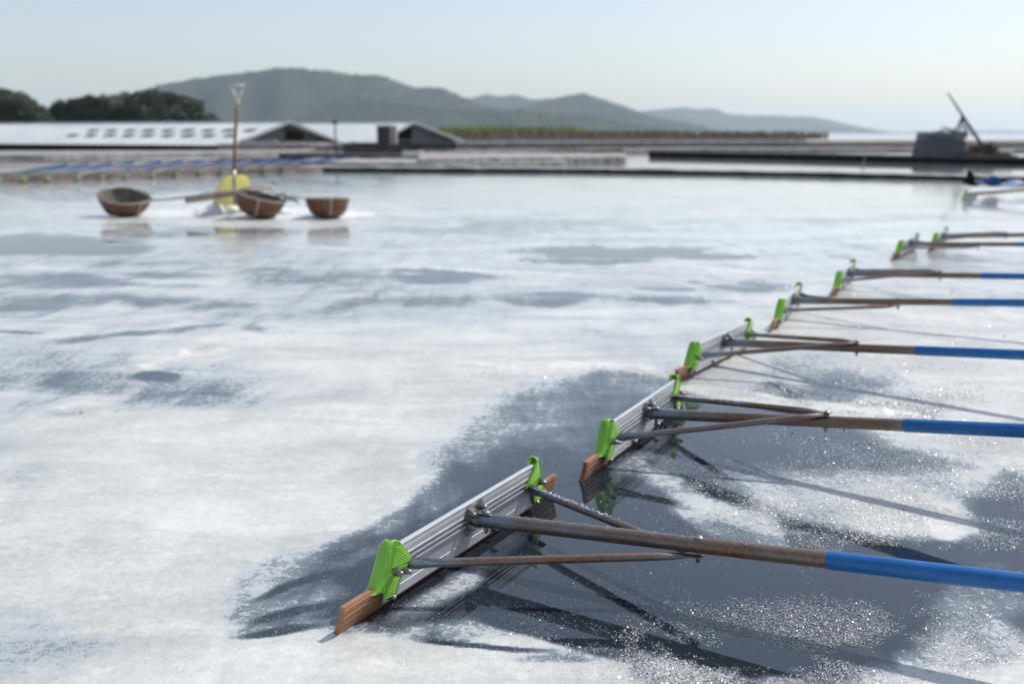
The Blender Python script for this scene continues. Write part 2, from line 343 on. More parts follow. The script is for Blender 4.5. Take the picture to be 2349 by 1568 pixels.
def salt_cover(px, py):
    W = np.interp(py, [380, 430, 560, 640, 760, 900, 1100, 1300, 1568], [.46, .66, .66, .68, .72, .84, .97, 1.02, .97])
    def lay(m_, val): nonlocal_W[0] = nonlocal_W[0]*(1-m_)+val*m_
    nonlocal_W = [W]
    # blue-grey wet areas of the left half
    for a in [(60, 565, 200, 14, 0, .10), (250, 640, 260, 22, -2, .46), (60, 700, 160, 20, 0, .42), (330, 690, 190, 12, 2, .46), (700, 645, 200, 18, 0, .50), (555, 650, 50, 60, 0, .72),
              (1070, 640, 90, 10, 2, .30), (900, 700, 220, 16, 0, .50), (260, 850, 290, 55, 4, .60), (60, 880, 150, 60, 0, .46), (430, 925, 260, 34, 3, .50), (700, 958, 60, 7, 2, .25),
              (190, 945, 90, 16, 0, .45), (280, 875, 40, 12, 0, .22), (510, 790, 110, 9, -24, .45), (330, 765, 170, 8, -5, .45), (20, 765, 60, 8, 0, .25),
              (1550, 700, 120, 12, 0, .38), (1250, 690, 140, 14, 0, .40), (1650, 655, 130, 10, 3, .35), (1480, 590, 240, 10, 1, .30), (1150, 520, 400, 20, 0, .46), (350, 530, 300, 10, 0, .46)]:
        lay(blob(px, py, *a[:5]), a[5])
    # white drifts
    for a in [(590, 492, 350, 24, 1, 1.15), (540, 470, 280, 18, 0, 1.1), (240, 507, 260, 12, 0, .95), (100, 530, 200, 12, 0, .8), (1250, 628, 420, 9, 2, .80), (800, 610, 300, 12, 0, .65),
              (1680, 632, 260, 7, 2, .88), (2050, 500, 200, 7, 0, .5), (1900, 590, 130, 10, 2, .6), (430, 810, 130, 18, -14, .95), (180, 935, 60, 16, 0, .9),
              (1000, 830, 420, 46, 3, .93), (1330, 850, 160, 22, 6, .97), (700, 1000, 420, 60, -5, .98), (450, 1150, 480, 170, -10, 1.05), (300, 1400, 420, 190, 0, .95), (20, 1150, 90, 330, 0, .78), (60, 1480, 240, 110, 0, .74), (330, 1540, 200, 40, 0, .80)]:
        lay(blob(px, py, *a[:5]), a[5])
    # open brine round the two nearest rakes
    lay(poly(px, py, [(1345, 857), (1450, 868), (1560, 905), (1700, 900), (1810, 870), (2000, 960), (2349, 1120), (2500, 1250), (2500, 1460), (2250, 1500), (1900, 1590), (1640, 1560), (1500, 1500), (1250, 1425), (1060, 1420), (900, 1440),
                      (760, 1430), (560, 1448), (640, 1400), (560, 1340), (620, 1290), (760, 1240), (860, 1165), (940, 1110), (990, 1060), (1040, 1010), (1150, 950), (1290, 880)], 60), .23)
    for a in [(650, 1335, 120, 50, -22, .66), (770, 1280, 110, 34, -18, .55), (720, 1380, 110, 30, -14, .56), (900, 1200, 200, 30, -30, .36), (700, 1437, 90, 9, -8, .20), (720, 1395, 90, 9, -12, .30), (700, 1340, 80, 8, -18, .32), (600, 1395, 60, 20, -12, .58), (900, 1165, 170, 26, -30, .45),
              (1130, 1000, 210, 44, -14, .56), (1330, 930, 200, 66, -12, .44), (1240, 1040, 190, 44, -20, .38), (1060, 1130, 110, 30, -25, .26), (1400, 1270, 200, 60, -10, .24), (1700, 1330, 260, 40, 5, .22), (1000, 1470, 260, 26, -2, .86), (1000, 1530, 400, 40, 0, .95), (1000, 1395, 70, 25, -30, .45), (1040, 1335, 70, 26, -30, .60),
              (1300, 1495, 120, 18, 2, .50), (1100, 1440, 110, 20, -4, .50), (1210, 1400, 110, 15, 18, .12), (1370, 1450, 140, 22, 18, .06), (1350, 1365, 190, 22, 33, .10), (1180, 1465, 120, 8, 4, .16), (1450, 1560, 160, 30, 0, .75)]:  # narrow low-salt streaks trace the mirrored pole and braces, painting their dark reflection
        lay(blob(px, py, *a[:5]), a[5])
    # salt around and beyond the second rake, right side
    for a in [(2100, 760, 330, 50, 2, .88), (2220, 870, 190, 60, 8, .82), (1950, 735, 150, 18, 4, .82), (1700, 905, 130, 8, 6, .88), (1900, 930, 190, 13, 9, .93), (2200, 955, 160, 30, 10, .88), (1920, 840, 120, 20, 5, .62), (2010, 880, 90, 22, 4, .40), (1880, 890, 120, 12, 6, .34),
              (1480, 1055, 100, 32, -10, .50), (1560, 1090, 90, 20, 5, .55), (1650, 1140, 90, 22, 12, .62), (1760, 1175, 120, 26, 14, .68), (1620, 1170, 60, 14, 10, .62), (1880, 1120, 170, 50, 14, .62), (2060, 1150, 180, 48, 12, .72), (2230, 1080, 160, 90, 10, .80), (2150, 1185, 130, 30, 10, .90), (2250, 1215, 60, 18, 8, .7),
              (1960, 1040, 190, 26, 8, .32), (2330, 1180, 70, 90, 0, .38), (1990, 1290, 160, 26, 8, .26), (1750, 1210, 150, 18, 10, .5), (1960, 1235, 90, 16, 8, .2), (2290, 1270, 120, 12, 9, -.1),
              (2300, 1460, 140, 110, -30, .60), (2120, 1540, 170, 40, -12, .60), (1930, 1450, 200, 50, 10, .32), (1560, 1520, 60, 40, 0, .28), (1640, 1560, 80, 14, 10, .15), (2349, 1380, 90, 40, 0, .5), (1740, 1430, 110, 26, 10, .3)]:
        lay(blob(px, py, *a[:5]), a[5])
    return np.clip(nonlocal_W[0], -.1, 1.1)
def project_np(X, Y, Z):
    d = Y*CT-(Z-CAMH)*ST; vv = -(Y*ST+(Z-CAMH)*CT)
    return CX+FP*X/d, CY+FP*vv/d
# rows follow distance so the near brine has a fine mesh; the sheet runs to the pan's banks
def vnoise(x, y, seed, octs=5, rough=.55):
    r = np.random.default_rng(seed); out_ = np.zeros(x.shape); a_ = 1.; tot = 0
    for o_ in range(octs):
        G = r.random((256, 256)); f = 2.03**o_; xx = x*f+17.3*o_; yy = y*f+5.1*o_
        xi = np.floor(xx).astype(int); yi = np.floor(yy).astype(int); fx = xx-xi; fy = yy-yi; fx = fx*fx*(3-2*fx); fy = fy*fy*(3-2*fy)
        g_ = lambda i, j: G[(xi+i) & 255, (yi+j) & 255]
        out_ += a_*((g_(0, 0)*(1-fx)+g_(1, 0)*fx)*(1-fy)+(g_(0, 1)*(1-fx)+g_(1, 1)*fx)*fy); tot += a_; a_ *= rough
    return out_/tot
def ridge_lines(px, py, X, Y):
    z = np.zeros(px.shape); wob = (vnoise(X*1.4, Y*1.4, 77, 6, .7)-.5); brk = np.clip((vnoise(X*2.0, Y*2.0, 78, 4)-.38)*4, .15, 1)
    for pts, wd, amp in (([(900, 610), (1200, 626), (1450, 640), (1640, 664)], .07, 1.), ([(1500, 612), (1750, 628), (1900, 640), (2349, 640)], .07, 1.), ([(1150, 588), (1500, 596), (1900, 610)], .06, .5), ([(330, 838), (430, 808), (520, 800)], .07, 1.2), ([(470, 838), (540, 790), (640, 768)], .035, .8),
                         ([(1010, 828), (1250, 838), (1420, 842), (1540, 860)], .05, 1.), ([(1590, 896), (1800, 918), (2000, 942), (2200, 962)], .035, 1.1), ([(120, 940), (180, 926), (240, 940)], .05, .8),
                         ([(60, 610), (300, 640), (480, 650)], .08, .7), ([(620, 560), (900, 575), (1200, 560)], .10, .6), ([(1900, 700), (2100, 730), (2349, 740)], .06, .8), ([(700, 880), (900, 900), (1080, 880)], .05, .5)):
        W_ = [P(a_, b_) for a_, b_ in pts]; d = np.full(px.shape, 1e9)
        for a_, b_ in zip(W_, W_[1:]):
            ex_, ey_ = b_.x-a_.x, b_.y-a_.y; tt = np.clip(((X-a_.x)*ex_+(Y-a_.y)*ey_)/(ex_**2+ey_**2), 0, 1)
            d = np.minimum(d, np.hypot(X-a_.x-ex_*tt, Y-a_.y-ey_*tt+wob*.22))
        z = np.maximum(z, amp*np.exp(-(d/wd)**2))
    return z*brk
rows = np.concatenate([np.linspace(-3.0, .95, 8), np.geomspace(1.0, 27, 640)])
cols = np.linspace(-1, 1, 641); nr_, nc = len(rows), len(cols)
YY = np.repeat(rows, nc); XX = np.tile(cols, nr_)*(1.5+np.maximum(YY, 0)*.72)
ppx, ppy = project_np(XX, np.maximum(YY, 1.02), 0.0); qx, qy = np.clip(ppx, -300, 2700), np.clip(ppy, 380, 1800)
wx = (vnoise(XX*1.6, YY*1.6, 3, 4)-.5); wy = (vnoise(XX*1.6, YY*1.6, 4, 4)-.5)
amp_ = np.interp(qy, [380, 600, 1500], [60, 120, 150]); S = salt_cover(qx+wx*amp_*2.2, np.clip(qy+wy*amp_*.5, 380, 1800))
RD = ridge_lines(qx, qy, XX, YY); rough_ = vnoise(XX*14, YY*14, 8, 4, .65)
S = np.clip(S+RD*.8, -.1, 1.3)
md = vnoise(XX*2.2, YY*4.2, 15, 5, .6)
ZZ = np.clip((S-.55)*2.2, 0, 1)*(.004*np.maximum(md-.50, 0)*4*np.interp(qy, [560, 700], [0, 1])+.0045*(rough_-.42))+RD*(.002+.022*np.maximum(rough_-.38, 0)*2)*np.clip(S*1.5, 0, 1)
ZZ = np.where((YY > 26) | (YY < 1.0), 0, np.maximum(ZZ, 0))
me = bpy.data.meshes.new('brine_pan'); nv = nr_*nc; me.vertices.add(nv)
me.vertices.foreach_set('co', np.stack([XX, YY, ZZ], 1).astype(np.float32).ravel())
ii = (np.arange(nr_-1)[:, None]*nc+np.arange(nc-1)[None, :]).ravel(); FF = np.stack([ii, ii+1, ii+nc+1, ii+nc], 1).astype(np.int32)
me.loops.add(FF.size); me.loops.foreach_set('vertex_index', FF.ravel()); me.polygons.add(len(FF)); me.polygons.foreach_set('loop_start', np.arange(len(FF), dtype=np.int32)*4)
me.polygons.foreach_set('use_smooth', np.ones(len(FF), bool)); me.update(); me.validate(); me.materials.append(M['pan'])
pan = bpy.data.objects.new('brine_pan', me); link(pan); tag(pan, kind='structure')
wt = np.interp(qy, [540, 680, 900], [1.0, .5, 0.0]); wt = np.maximum(wt*(S < .75), wt*.35)
aw = pan.data.attributes.new('wet', 'FLOAT', 'POINT'); aw.data.foreach_set('value', wt.astype(np.float32))
at_ = pan.data.attributes.new('salt', 'FLOAT', 'POINT'); at_.data.foreach_set('value', S.astype(np.float32))

# ---------------------------------------------------------------- ground, banks, far pans
g = mobj('ground', [(-9000, -300, -.06), (9000, -300, -.06), (9000, 9000, -.06), (-9000, 9000, -.06)], [(0, 1, 2, 3)], M['mud']); tag(g, kind='structure')
def strip(name, pts_front, pts_back, h, mat, z0=-.05, kind='structure', label=None, cat=None, jit=.0, group=None, n=60):
    """a raised bank: front and back edges are ground polylines; bumpy top"""
    def samp(pl):
        pl = [Vector(q) for q in pl]; L = [0]
        for a, b in zip(pl, pl[1:]): L.append(L[-1]+(b-a).length)
        r = []
        for i in range(n+1):
            s = L[-1]*i/n; k_ = max(j for j in range(len(L)) if L[j] <= s+1e-9); k_ = min(k_, len(pl)-2)
            f = (s-L[k_])/(L[k_+1]-L[k_]); r.append(pl[k_].lerp(pl[k_+1], f))
        return r
    a = samp(pts_front); b = samp(pts_back); v = []; f = []
    for i in range(n+1):
        ja = random.uniform(-1, 1)*jit; jb = random.uniform(-1, 1)*jit; jz = random.uniform(-1, 1)*jit*.25
        dirn = (b[i]-a[i]); L = dirn.length or 1; dn = dirn/L
        p0 = a[i]+dn*ja*.4; p1 = b[i]+dn*jb*.4
        v += [(p0.x, p0.y, z0), (p0.x+dn.x*.04, p0.y+dn.y*.04, h*.9+jz), (p0.x+dn.x*.10, p0.y+dn.y*.10, h+jz), ((p0.x+p1.x)/2, (p0.y+p1.y)/2, h+jz*.5+jit*.15), (p1.x-dn.x*.08, p1.y-dn.y*.08, h+jz), (p1.x, p1.y, z0)]
    for i in range(n):
        for k_ in range(5): f.append((i*6+k_, (i+1)*6+k_, (i+1)*6+k_+1, i*6+k_+1))
    f += [(0, 1, 2, 3, 4, 5), tuple(n*6+q for q in (5, 4, 3, 2, 1, 0))]
    mb = MB(); mb.add(v, f); o = mb.build(name, mat)
    tag(o, label, cat, group, kind); return o
# far bank of the near pan (two tones: worn top, dark side board)
cornerL = P(742, 393); fb = [cornerL, P(1100, 395.5), P(1500, 399), P(1900, 407), P(2349, 419), P(2900, 432)]
back = [q+Vector((.1, 1.05, 0)) for q in fb]
strip('earth_bank', fb, back, .10, M['bank_top'], jit=.05, n=90)
def board(name, pl, h, th, mat, off=0, **kw):
    mb = MB()
    for a, b in zip(pl, pl[1:]):
        a = Vector(a); b = Vector(b); d = (b-a); L = d.length; nrm = Vector((d.y, -d.x, 0)).normalized()
        k_ = max(2, int(L/1.6)); 
        for i in range(k_):
            q0 = a+d*(i/k_); q1 = a+d*((i+1)/k_-.004)
            c_ = (q0+q1)/2+nrm*(off+th/2+random.uniform(0, .008)); mb.box((c_.x, c_.y, h/2-.02+random.uniform(-.004, .004)), ((q1-q0).length, th, h+.04), Matrix.Rotation(math.atan2(d.y, d.x), 3, 'Z'))
    o = mb.build(name, mat); tag(o, **kw); return o
board('pan_edging', fb, .085, .03, M['shade'], off=.004, label='black board edging along the far bank of the near brine pan', cat='edging')
# left bank carrying the stored rakes
lb = [P(-420, 441), P(-200, 431), P(0, 421), P(250, 412), P(500, 402), cornerL]
lbb = [q+Vector((-.25, 1.5, 0)) for q in lb]; lbb[-1] = cornerL+Vector((.05, 1.1, 0))
strip('earth_bank', lb, lbb, .12, M['bank_top'], jit=.05, n=70)
board('pan_edging', lb, .10, .03, M['board'], off=.004, label='brown board edging under the row of stored rakes at left', cat='edging')
# right-hand bank, outside the picture, on which the pole ends rest
rb0 = [Vector((1.36, -2, 0)), Vector((1.36, 1.2, 0)), Vector((4.95, 7.6, 0)), Vector((9.0, 15.5, 0)), Vector((10.2, 17.4, 0))]
strip('earth_bank', rb0, [q+Vector((1.3, -.3, 0)) for q in rb0], .17, M['bank_top'], jit=.05, n=60)

def quad(name, pts, mat, **kw):
    o = mobj(name, pts, [tuple(range(len(pts)))], mat); tag(o, **kw); return o
def water(pxs, z=0.0, mat='brine', name='brine_pool'):
    return quad(name, [P(x, y, z) for x, y in pxs], M[mat], kind='structure')
water([(760, 389), (2900, 421), (2900, 379), (2200, 371), (1490, 359), (1300, 369), (1000, 372), (760, 377)], -.02)
water([(2900, 368), (1480, 353.5), (1200, 347), (1700, 334.5), (2900, 338)], -.015)
water([(1040, 338), (1900, 333), (2900, 330), (2900, 327), (1400, 327), (1000, 328)], -.01)
water([(-300, 372), (500, 366), (900, 365), (900, 361), (500, 360), (-300, 362)], -.01)
# sea
quad('sea', [P(1850, 325), P(2900, 325), P(2900, 307.0), P(1500, 307.0), P(1700, 313)], M['sea'], kind='structure')
# wedge-shaped causeway between the far pans, and the banks beyond
def bank_px(f, b, h, mat='bank_top', jit=.05, n=50, name='earth_bank'):
    return strip(name, [P(*q) for q in f], [P(*q) for q in b], h, M[mat], jit=jit, n=n)
bank_px([(960, 378), (1200, 375), (1436, 371)], [(960, 357), (1200, 358), (1436, 361)], .16, jit=.06)
bank_px([(1488, 360), (1800, 366), (2130, 374), (2500, 381), (2900, 388)], [(1488, 357), (1800, 362), (2130, 369), (2500, 375), (2900, 381)], .17, 'shade', jit=.02)
bank_px([(960, 352), (1500, 347), (2100, 346), (2900, 350)], [(960, 349.5), (1500, 344), (2100, 343), (2900, 347)], .13)
bank_px([(1000, 341), (1700, 337.5), (2900, 339)], [(1000, 339), (1700, 335.6), (2900, 337)], .16, 'dark_earth')
bank_px([(1000, 333), (1700, 330.5), (2900, 330)], [(1000, 331), (1700, 328.6), (2900, 328.4)], .25)
bank_px([(1040, 328), (1500, 326), (1850, 326)], [(1040, 324), (1500, 322), (1850, 323)], .34, 'dark_earth', jit=.1, n=120)
bank_px([(1850, 332), (2900, 332)], [(1850, 327), (2900, 327)], .10, 'reed_dry', jit=.06, n=120)
bank_px([(-400, 352), (540, 352)], [(-400, 342), (540, 344)], .02, 'shade')  # dark strip deepening the shed's black band; shade painted in, not an earth bank
# left middle ground: causeways in front of the shed
bank_px([(-400, 362), (100, 362), (500, 356), (760, 352), (900, 350)], [(-400, 352), (100, 351), (500, 349), (760, 347), (900, 346)], .10, 'bank_top')
bank_px([(500, 349), (700, 347.5), (800, 346)], [(500, 345), (700, 343), (800, 341)], .38, 'earth')
bank_px([(640, 362), (1000, 364), (1260, 352), (1430, 349)], [(640, 359), (1000, 359), (1260, 349.5), (1430, 347)], .14, 'dark_earth')
bank_px([(700, 377), (1000, 380), (1300, 376)], [(700, 366), (1000, 368), (1300, 372)], .06, 'bank_top')
# ---- grass ridge on the horizon
def reeds(name, x0, x1, ypx, hgt, mat, count, seed, depth=8):
    r = random.Random(seed); mb = MB()
    for i in range(count):
        xx = r.uniform(x0, x1); q = P(xx, ypx, 0); q.y += r.uniform(0, depth); q.x *= 1
        hh = hgt*r.uniform(.5, 1.1); wd = .05+hh*.10; a = r.uniform(0, math.pi); dx, dy = math.cos(a)*wd, math.sin(a)*wd
        lx = r.uniform(-.2, .2)*hh
        mb.add([(q.x-dx, q.y-dy, -.05), (q.x+dx, q.y+dy, -.05), (q.x+dx*.7+lx*.5, q.y+dy*.7, hh*.6), (q.x+lx, q.y, hh), (q.x-dx*.8+lx*.5, q.y-dy*.8, hh*.55)], [(0, 1, 2, 3, 4)])
    return mobj(name, mb.v, mb.f, M[mat])
# ---- hills
def fbm1(x, seed, octs=5, base=1.0):
    r = np.random.default_rng(seed); s = np.zeros_like(x); a = 1.0
    for o_ in range(octs):
        s += a*np.sin(x*base*(2.03**o_)+r.uniform(0, 6.28))*np.sin(x*base*.61*(2.1**o_)+r.uniform(0, 6.28)); a *= .5
    return s
def hill(sil, d, depth, seed, rough=1.5):
    xs = np.array([s[0] for s in sil], float); ys = np.array([s[1] for s in sil], float)
    n = 420; m_ = 34
    X = np.linspace(xs[0], xs[-1], n); H = np.interp(X, xs, ys)
    ker = np.hanning(9); ker /= ker.sum(); H = np.convolve(np.pad(H, 4, 'edge'), ker, 'valid')
    R_ = np.random.default_rng(seed); Vv = []
    for j in range(m_):
        tt = -1+2*j/(m_-1)
        dd = d+tt*depth
        for i in range(n):
            top = CAMH+(HY+1-H[i])*d/FP
            spur = .5+.5*math.sin(X[i]*.035+seed+1.7*math.sin(X[i]*.011+tt*1.3)+tt*2.2)
            prof = max(0, 1-abs(tt))**(.75+.55*spur*(1 if tt < 0 else .3))
            z = max(0, top)*prof
            if 0 < j < m_-1: z += R_.normal()*rough*min(1, z/12)
            x_ = (X[i]-CX)/FP*d*(1+.0*tt)
            Vv.append((x_, dd, z-3*(abs(tt) > .98)-1))
    Fh = [(j*n+i, j*n+i+1, (j+1)*n+i+1, (j+1)*n+i) for j in range(m_-1) for i in range(n-1)]
    o = mobj('hill', Vv, Fh, M['hill'], smooth=True); tag(o, kind='structure'); return o
hill([(1820, 306), (1960, 303), (2060, 303.5), (2150, 301), (2260, 300), (2349, 302), (2500, 301), (2700, 304), (2900, 306)], 5600, 500, 3)
hill([(1250, 306), (1380, 280), (1470, 257), (1520, 252), (1558, 248), (1594, 252.6), (1617, 250), (1661, 264), (1734, 267), (1778, 268), (1851, 270), (1887, 277), (1924, 289), (1960, 303), (1985, 306)], 3900, 500, 11)
hill([(900, 306), (1000, 240), (1090, 226), (1116, 220), (1150, 223), (1183, 219), (1218, 232), (1254, 228), (1300, 240), (1400, 290), (1450, 306)], 3000, 380, 23)
hill([(1050, 306), (1130, 262), (1210, 245), (1260, 229), (1300, 221), (1333, 217), (1353, 223), (1400, 238), (1456, 257), (1500, 272), (1573, 283), (1617, 297), (1660, 306)], 2250, 320, 31)
hill([(150, 306), (230, 262), (330, 218), (370, 205), (420, 193), (520, 178), (600, 168), (660, 161), (700, 160), (740, 164), (775, 167), (830, 176), (860, 174), (895, 180), (930, 196), (960, 204), (990, 204), (1020, 204), (1060, 223), (1100, 240), (1160, 262), (1240, 290), (1300, 306)], 1700, 300, 5)
hill([(560, 306), (700, 268), (800, 240), (860, 232), (930, 238), (1010, 250), (1090, 252), (1160, 251), (1260, 258), (1360, 268), (1440, 284), (1560, 297), (1640, 306)], 1300, 160, 47, rough=1.0)
# reed beds in front of the hills
tag(reeds('reed_bed', 1000, 1900, 319.5, 1.25, 'reed_dry', 2600, 1, 10), 'brown dry reeds and grass along the earth ridge below the hills', 'reeds', kind='stuff')
tag(reeds('reed_bed', 1000, 1330, 318.2, 2.0, 'reed', 1500, 2, 12), 'bright green reed patch beside the right end of the sheds', 'reeds', kind='stuff')
tag(reeds('reed_bed', 1290, 1560, 318.2, 1.45, 'reed', 700, 4, 12), 'green reeds thinning out below the middle hill', 'reeds', kind='stuff')
tag(reeds('reed_bed', 1780, 2700, 328.5, .14, 'reed_dry', 1800, 3, 8), 'low brown and green grass on the ridge before the sea', 'reeds', kind='stuff')

# ---------------------------------------------------------------- rakes
LR, LP_, HT = .432, .321, .1262
def bolt_mesh(mb, c, ax, s=1.0):
    mb.lathe(c, ax, [(.0095*s, -.001), (.0095*s, .0015*s), (.0072*s, .0016*s), (.0072*s, .0075*s)], 6 if s > .9 else 8)
    mb.lathe(c, ax, [(.0058*s, .0076*s), (.0056*s, .011*s), (.0042*s, .0145*s), (.0018*s, .0165*s)], 12)
CAPW = [(-.3095, .1500, .012), (-.300, .1470, .022), (-.2835, .1350, .036), (-.262, .1130, .060), (-.2370, .0885, .083), (-.2600, .0735, .06), (-.2750, .0560, .046), (-.2830, .040, .036), (-.2890, .0270, .030)]
def cap_mesh(mb, lam, side):
    tl = math.tan(lam)
    # inner edge of the flange as function of height
    hs = [.1510, .1500, .1475, .143, .135, .113, .0885, .0735, .056, .040, .028]
    ins = [.026, .030, .034, .038, .044, .064, .086, .056, .043, .037, .031]
    spine = [-.027+.045*(h_-.028)/.123 for h_ in hs]   # how far the spine stands out past the blade's end
    rr = [.009, .012, .0142, .0158, .017, .018, .0192, .020, .021, .022, .022]
    secs = []
    hs = [.028+(h_-.028)*.91 for h_ in hs]
    for h_, i_, s_, r in zip(hs, ins, spine, rr):
        pts = []
        x_f = .0105*min(1, r/.0142); kb = min(1, r/.016)
        # outer: from front inner edge to spine and round to the back
        q_ = min(1, r/.0185); yc = s_+.010
        pts.append((x_f+.0025, i_)); pts.append((x_f*.55+.0068*q_, (i_+yc)/2)); pts.append((.0092*q_, yc+.002))
        for k_ in range(9):
            a = math.pi*k_/8; pts.append((-.0085*q_+math.cos(a)*.0160*q_, yc-math.sin(a)*r*.85))
        pts.append((-.0165*kb, (i_*.7+yc)/2)); pts.append((-.0105*kb, i_*.7))
        secs.append(pts)
    th = .0030; Vv = []; Ff = []
    n = len(secs[0])
    for h_, pts in zip(hs, secs):
        outer = pts
        inner = []
        for q, (x, y) in enumerate(pts):
            a = pts[max(q-1, 0)]; b = pts[min(q+1, n-1)]; dx, dy = b[0]-a[0], b[1]-a[1]; L = math.hypot(dx, dy) or 1
            inner.append((x-(-dy/L)*th*-1*-1, y-(dx/L)*th*-1*-1))
        for (x, y) in outer+inner[::-1]:
            yy = -LP_+y
            hh = h_+max(0, .048-h_)*1.05*min(1, max(0, 1-(y+.005)/.034))
            Vv.append((x+hh*tl, yy*side*-1 if side > 0 else yy, hh))
    m_ = 2*n
    for i in range(len(hs)-1):
        for k_ in range(m_): Ff.append((i*m_+k_, i*m_+(k_+1) % m_, (i+1)*m_+(k_+1) % m_, (i+1)*m_+k_))
    Ff += [tuple(range(m_)), tuple(reversed(range((len(hs)-1)*m_, len(hs)*m_)))]
    mb.add(Vv, Ff)
    # moulded ribs on the front flange
    sg = -1 if side > 0 else 1
    def rib(y0, h0, y1, h1):
        xr = lambda y_, h_: float(np.interp(y_, [np.interp(h_, hs[::-1], [z_+.010 for z_ in spine][::-1]), np.interp(h_, hs[::-1], ins[::-1])], [.0102, .0138]))
        y1 = min(y1, float(np.interp(h1, hs[::-1], ins[::-1]))-.0065); y0 = min(y0, y1-.004)
        mb.tube([((xr(y0, h0)+h0*tl), (-LP_+y0)*sg, h0), ((xr(y1, h1)+h1*tl), (-LP_+y1)*sg, h1)], .0015, 6)
    for k_ in range(8):
        f = k_/7; rib(.026-.012*f, .126-.036*f, .042+.034*f, .1255-.040*f)
    for k_ in range(7):
        f = k_/6; rib(-.002-.004*f, .062-.028*f, .036-.010*f, .060-.029*f)
    rib(.024, .128, .010, .085); rib(.000, .066, -.006, .034)
def plate_profile(lam):
    tl = math.tan(lam)
    pr = [(.004, .1262), (.007, .1250), (.007, .1212), (.0050, .1206), (.0050, .1190), (.0072, .1184), (.0072, .1170), (.0060, .1166), (.0060, .1156), (.0075, .1150), (.0075, .1030), (.0068, .1026), (.0068, .1016), (.0078, .1010), (.0078, .0960), (.0000, .0955), (.0000, .0905),
          (.0088, .0900), (.0088, .0862), (.0005, .0857), (.0005, .0790), (.0088, .0785), (.0088, .0748), (.0050, .0735), (.0035, .0700), (.0035, .0402), (.0026, .0396), (.0026, .0384), (.0035, .0378), (.0035, .0180), (-.0015, .0180), (-.0015, .068), (-.006, .074), (-.006, .1245), (-.004, .1262)]
    return [(x+h*tl, h) for x, h in pr]
def rubber_profile(lam):
    tl = math.tan(lam); pr = []
    f = lambda h: h*tl-.0015-.012*(max(0, 1-h/.058)**1.8)
    hs = [.058, .0550, .053, .0510, .0405, .0385, .0365, .0270, .025, .0230, .0155, .0135, .0115, .0050, -.004]
    gr = {.053: 1, .0385: 1, .025: 1, .0135: 1}
    for h in hs: pr.append((f(h)-(.0034 if h in gr else 0)-(.0015 if h == .058 else 0), h))
    for h in (-.004, .012, .03, .045, .056): pr.append((f(h)-.0125, h))
    return pr
def brace_pts(mb, a, b, r=.0085):
    a = Vector(a); b = Vector(b); d = b-a; pts = []; fl = []
    for s_, wd, tn in ((0, .28, 1.15), (.012, .28, 1.45), (.03, .30, 1.45), (.05, .45, 1.35), (.085, .85, 1.1), (.12, 1, 1), (.35, 1, 1), (.6, 1, 1), (.85, 1, 1), (.90, 1.1, .8), (.94, 1.3, .35), (.97, 1.35, .22), (1.0, 1.2, .2)):
        pts.append(a+d*s_); fl.append((r*wd, r*tn))
    mb.tube(pts, r, 14, True, fl)
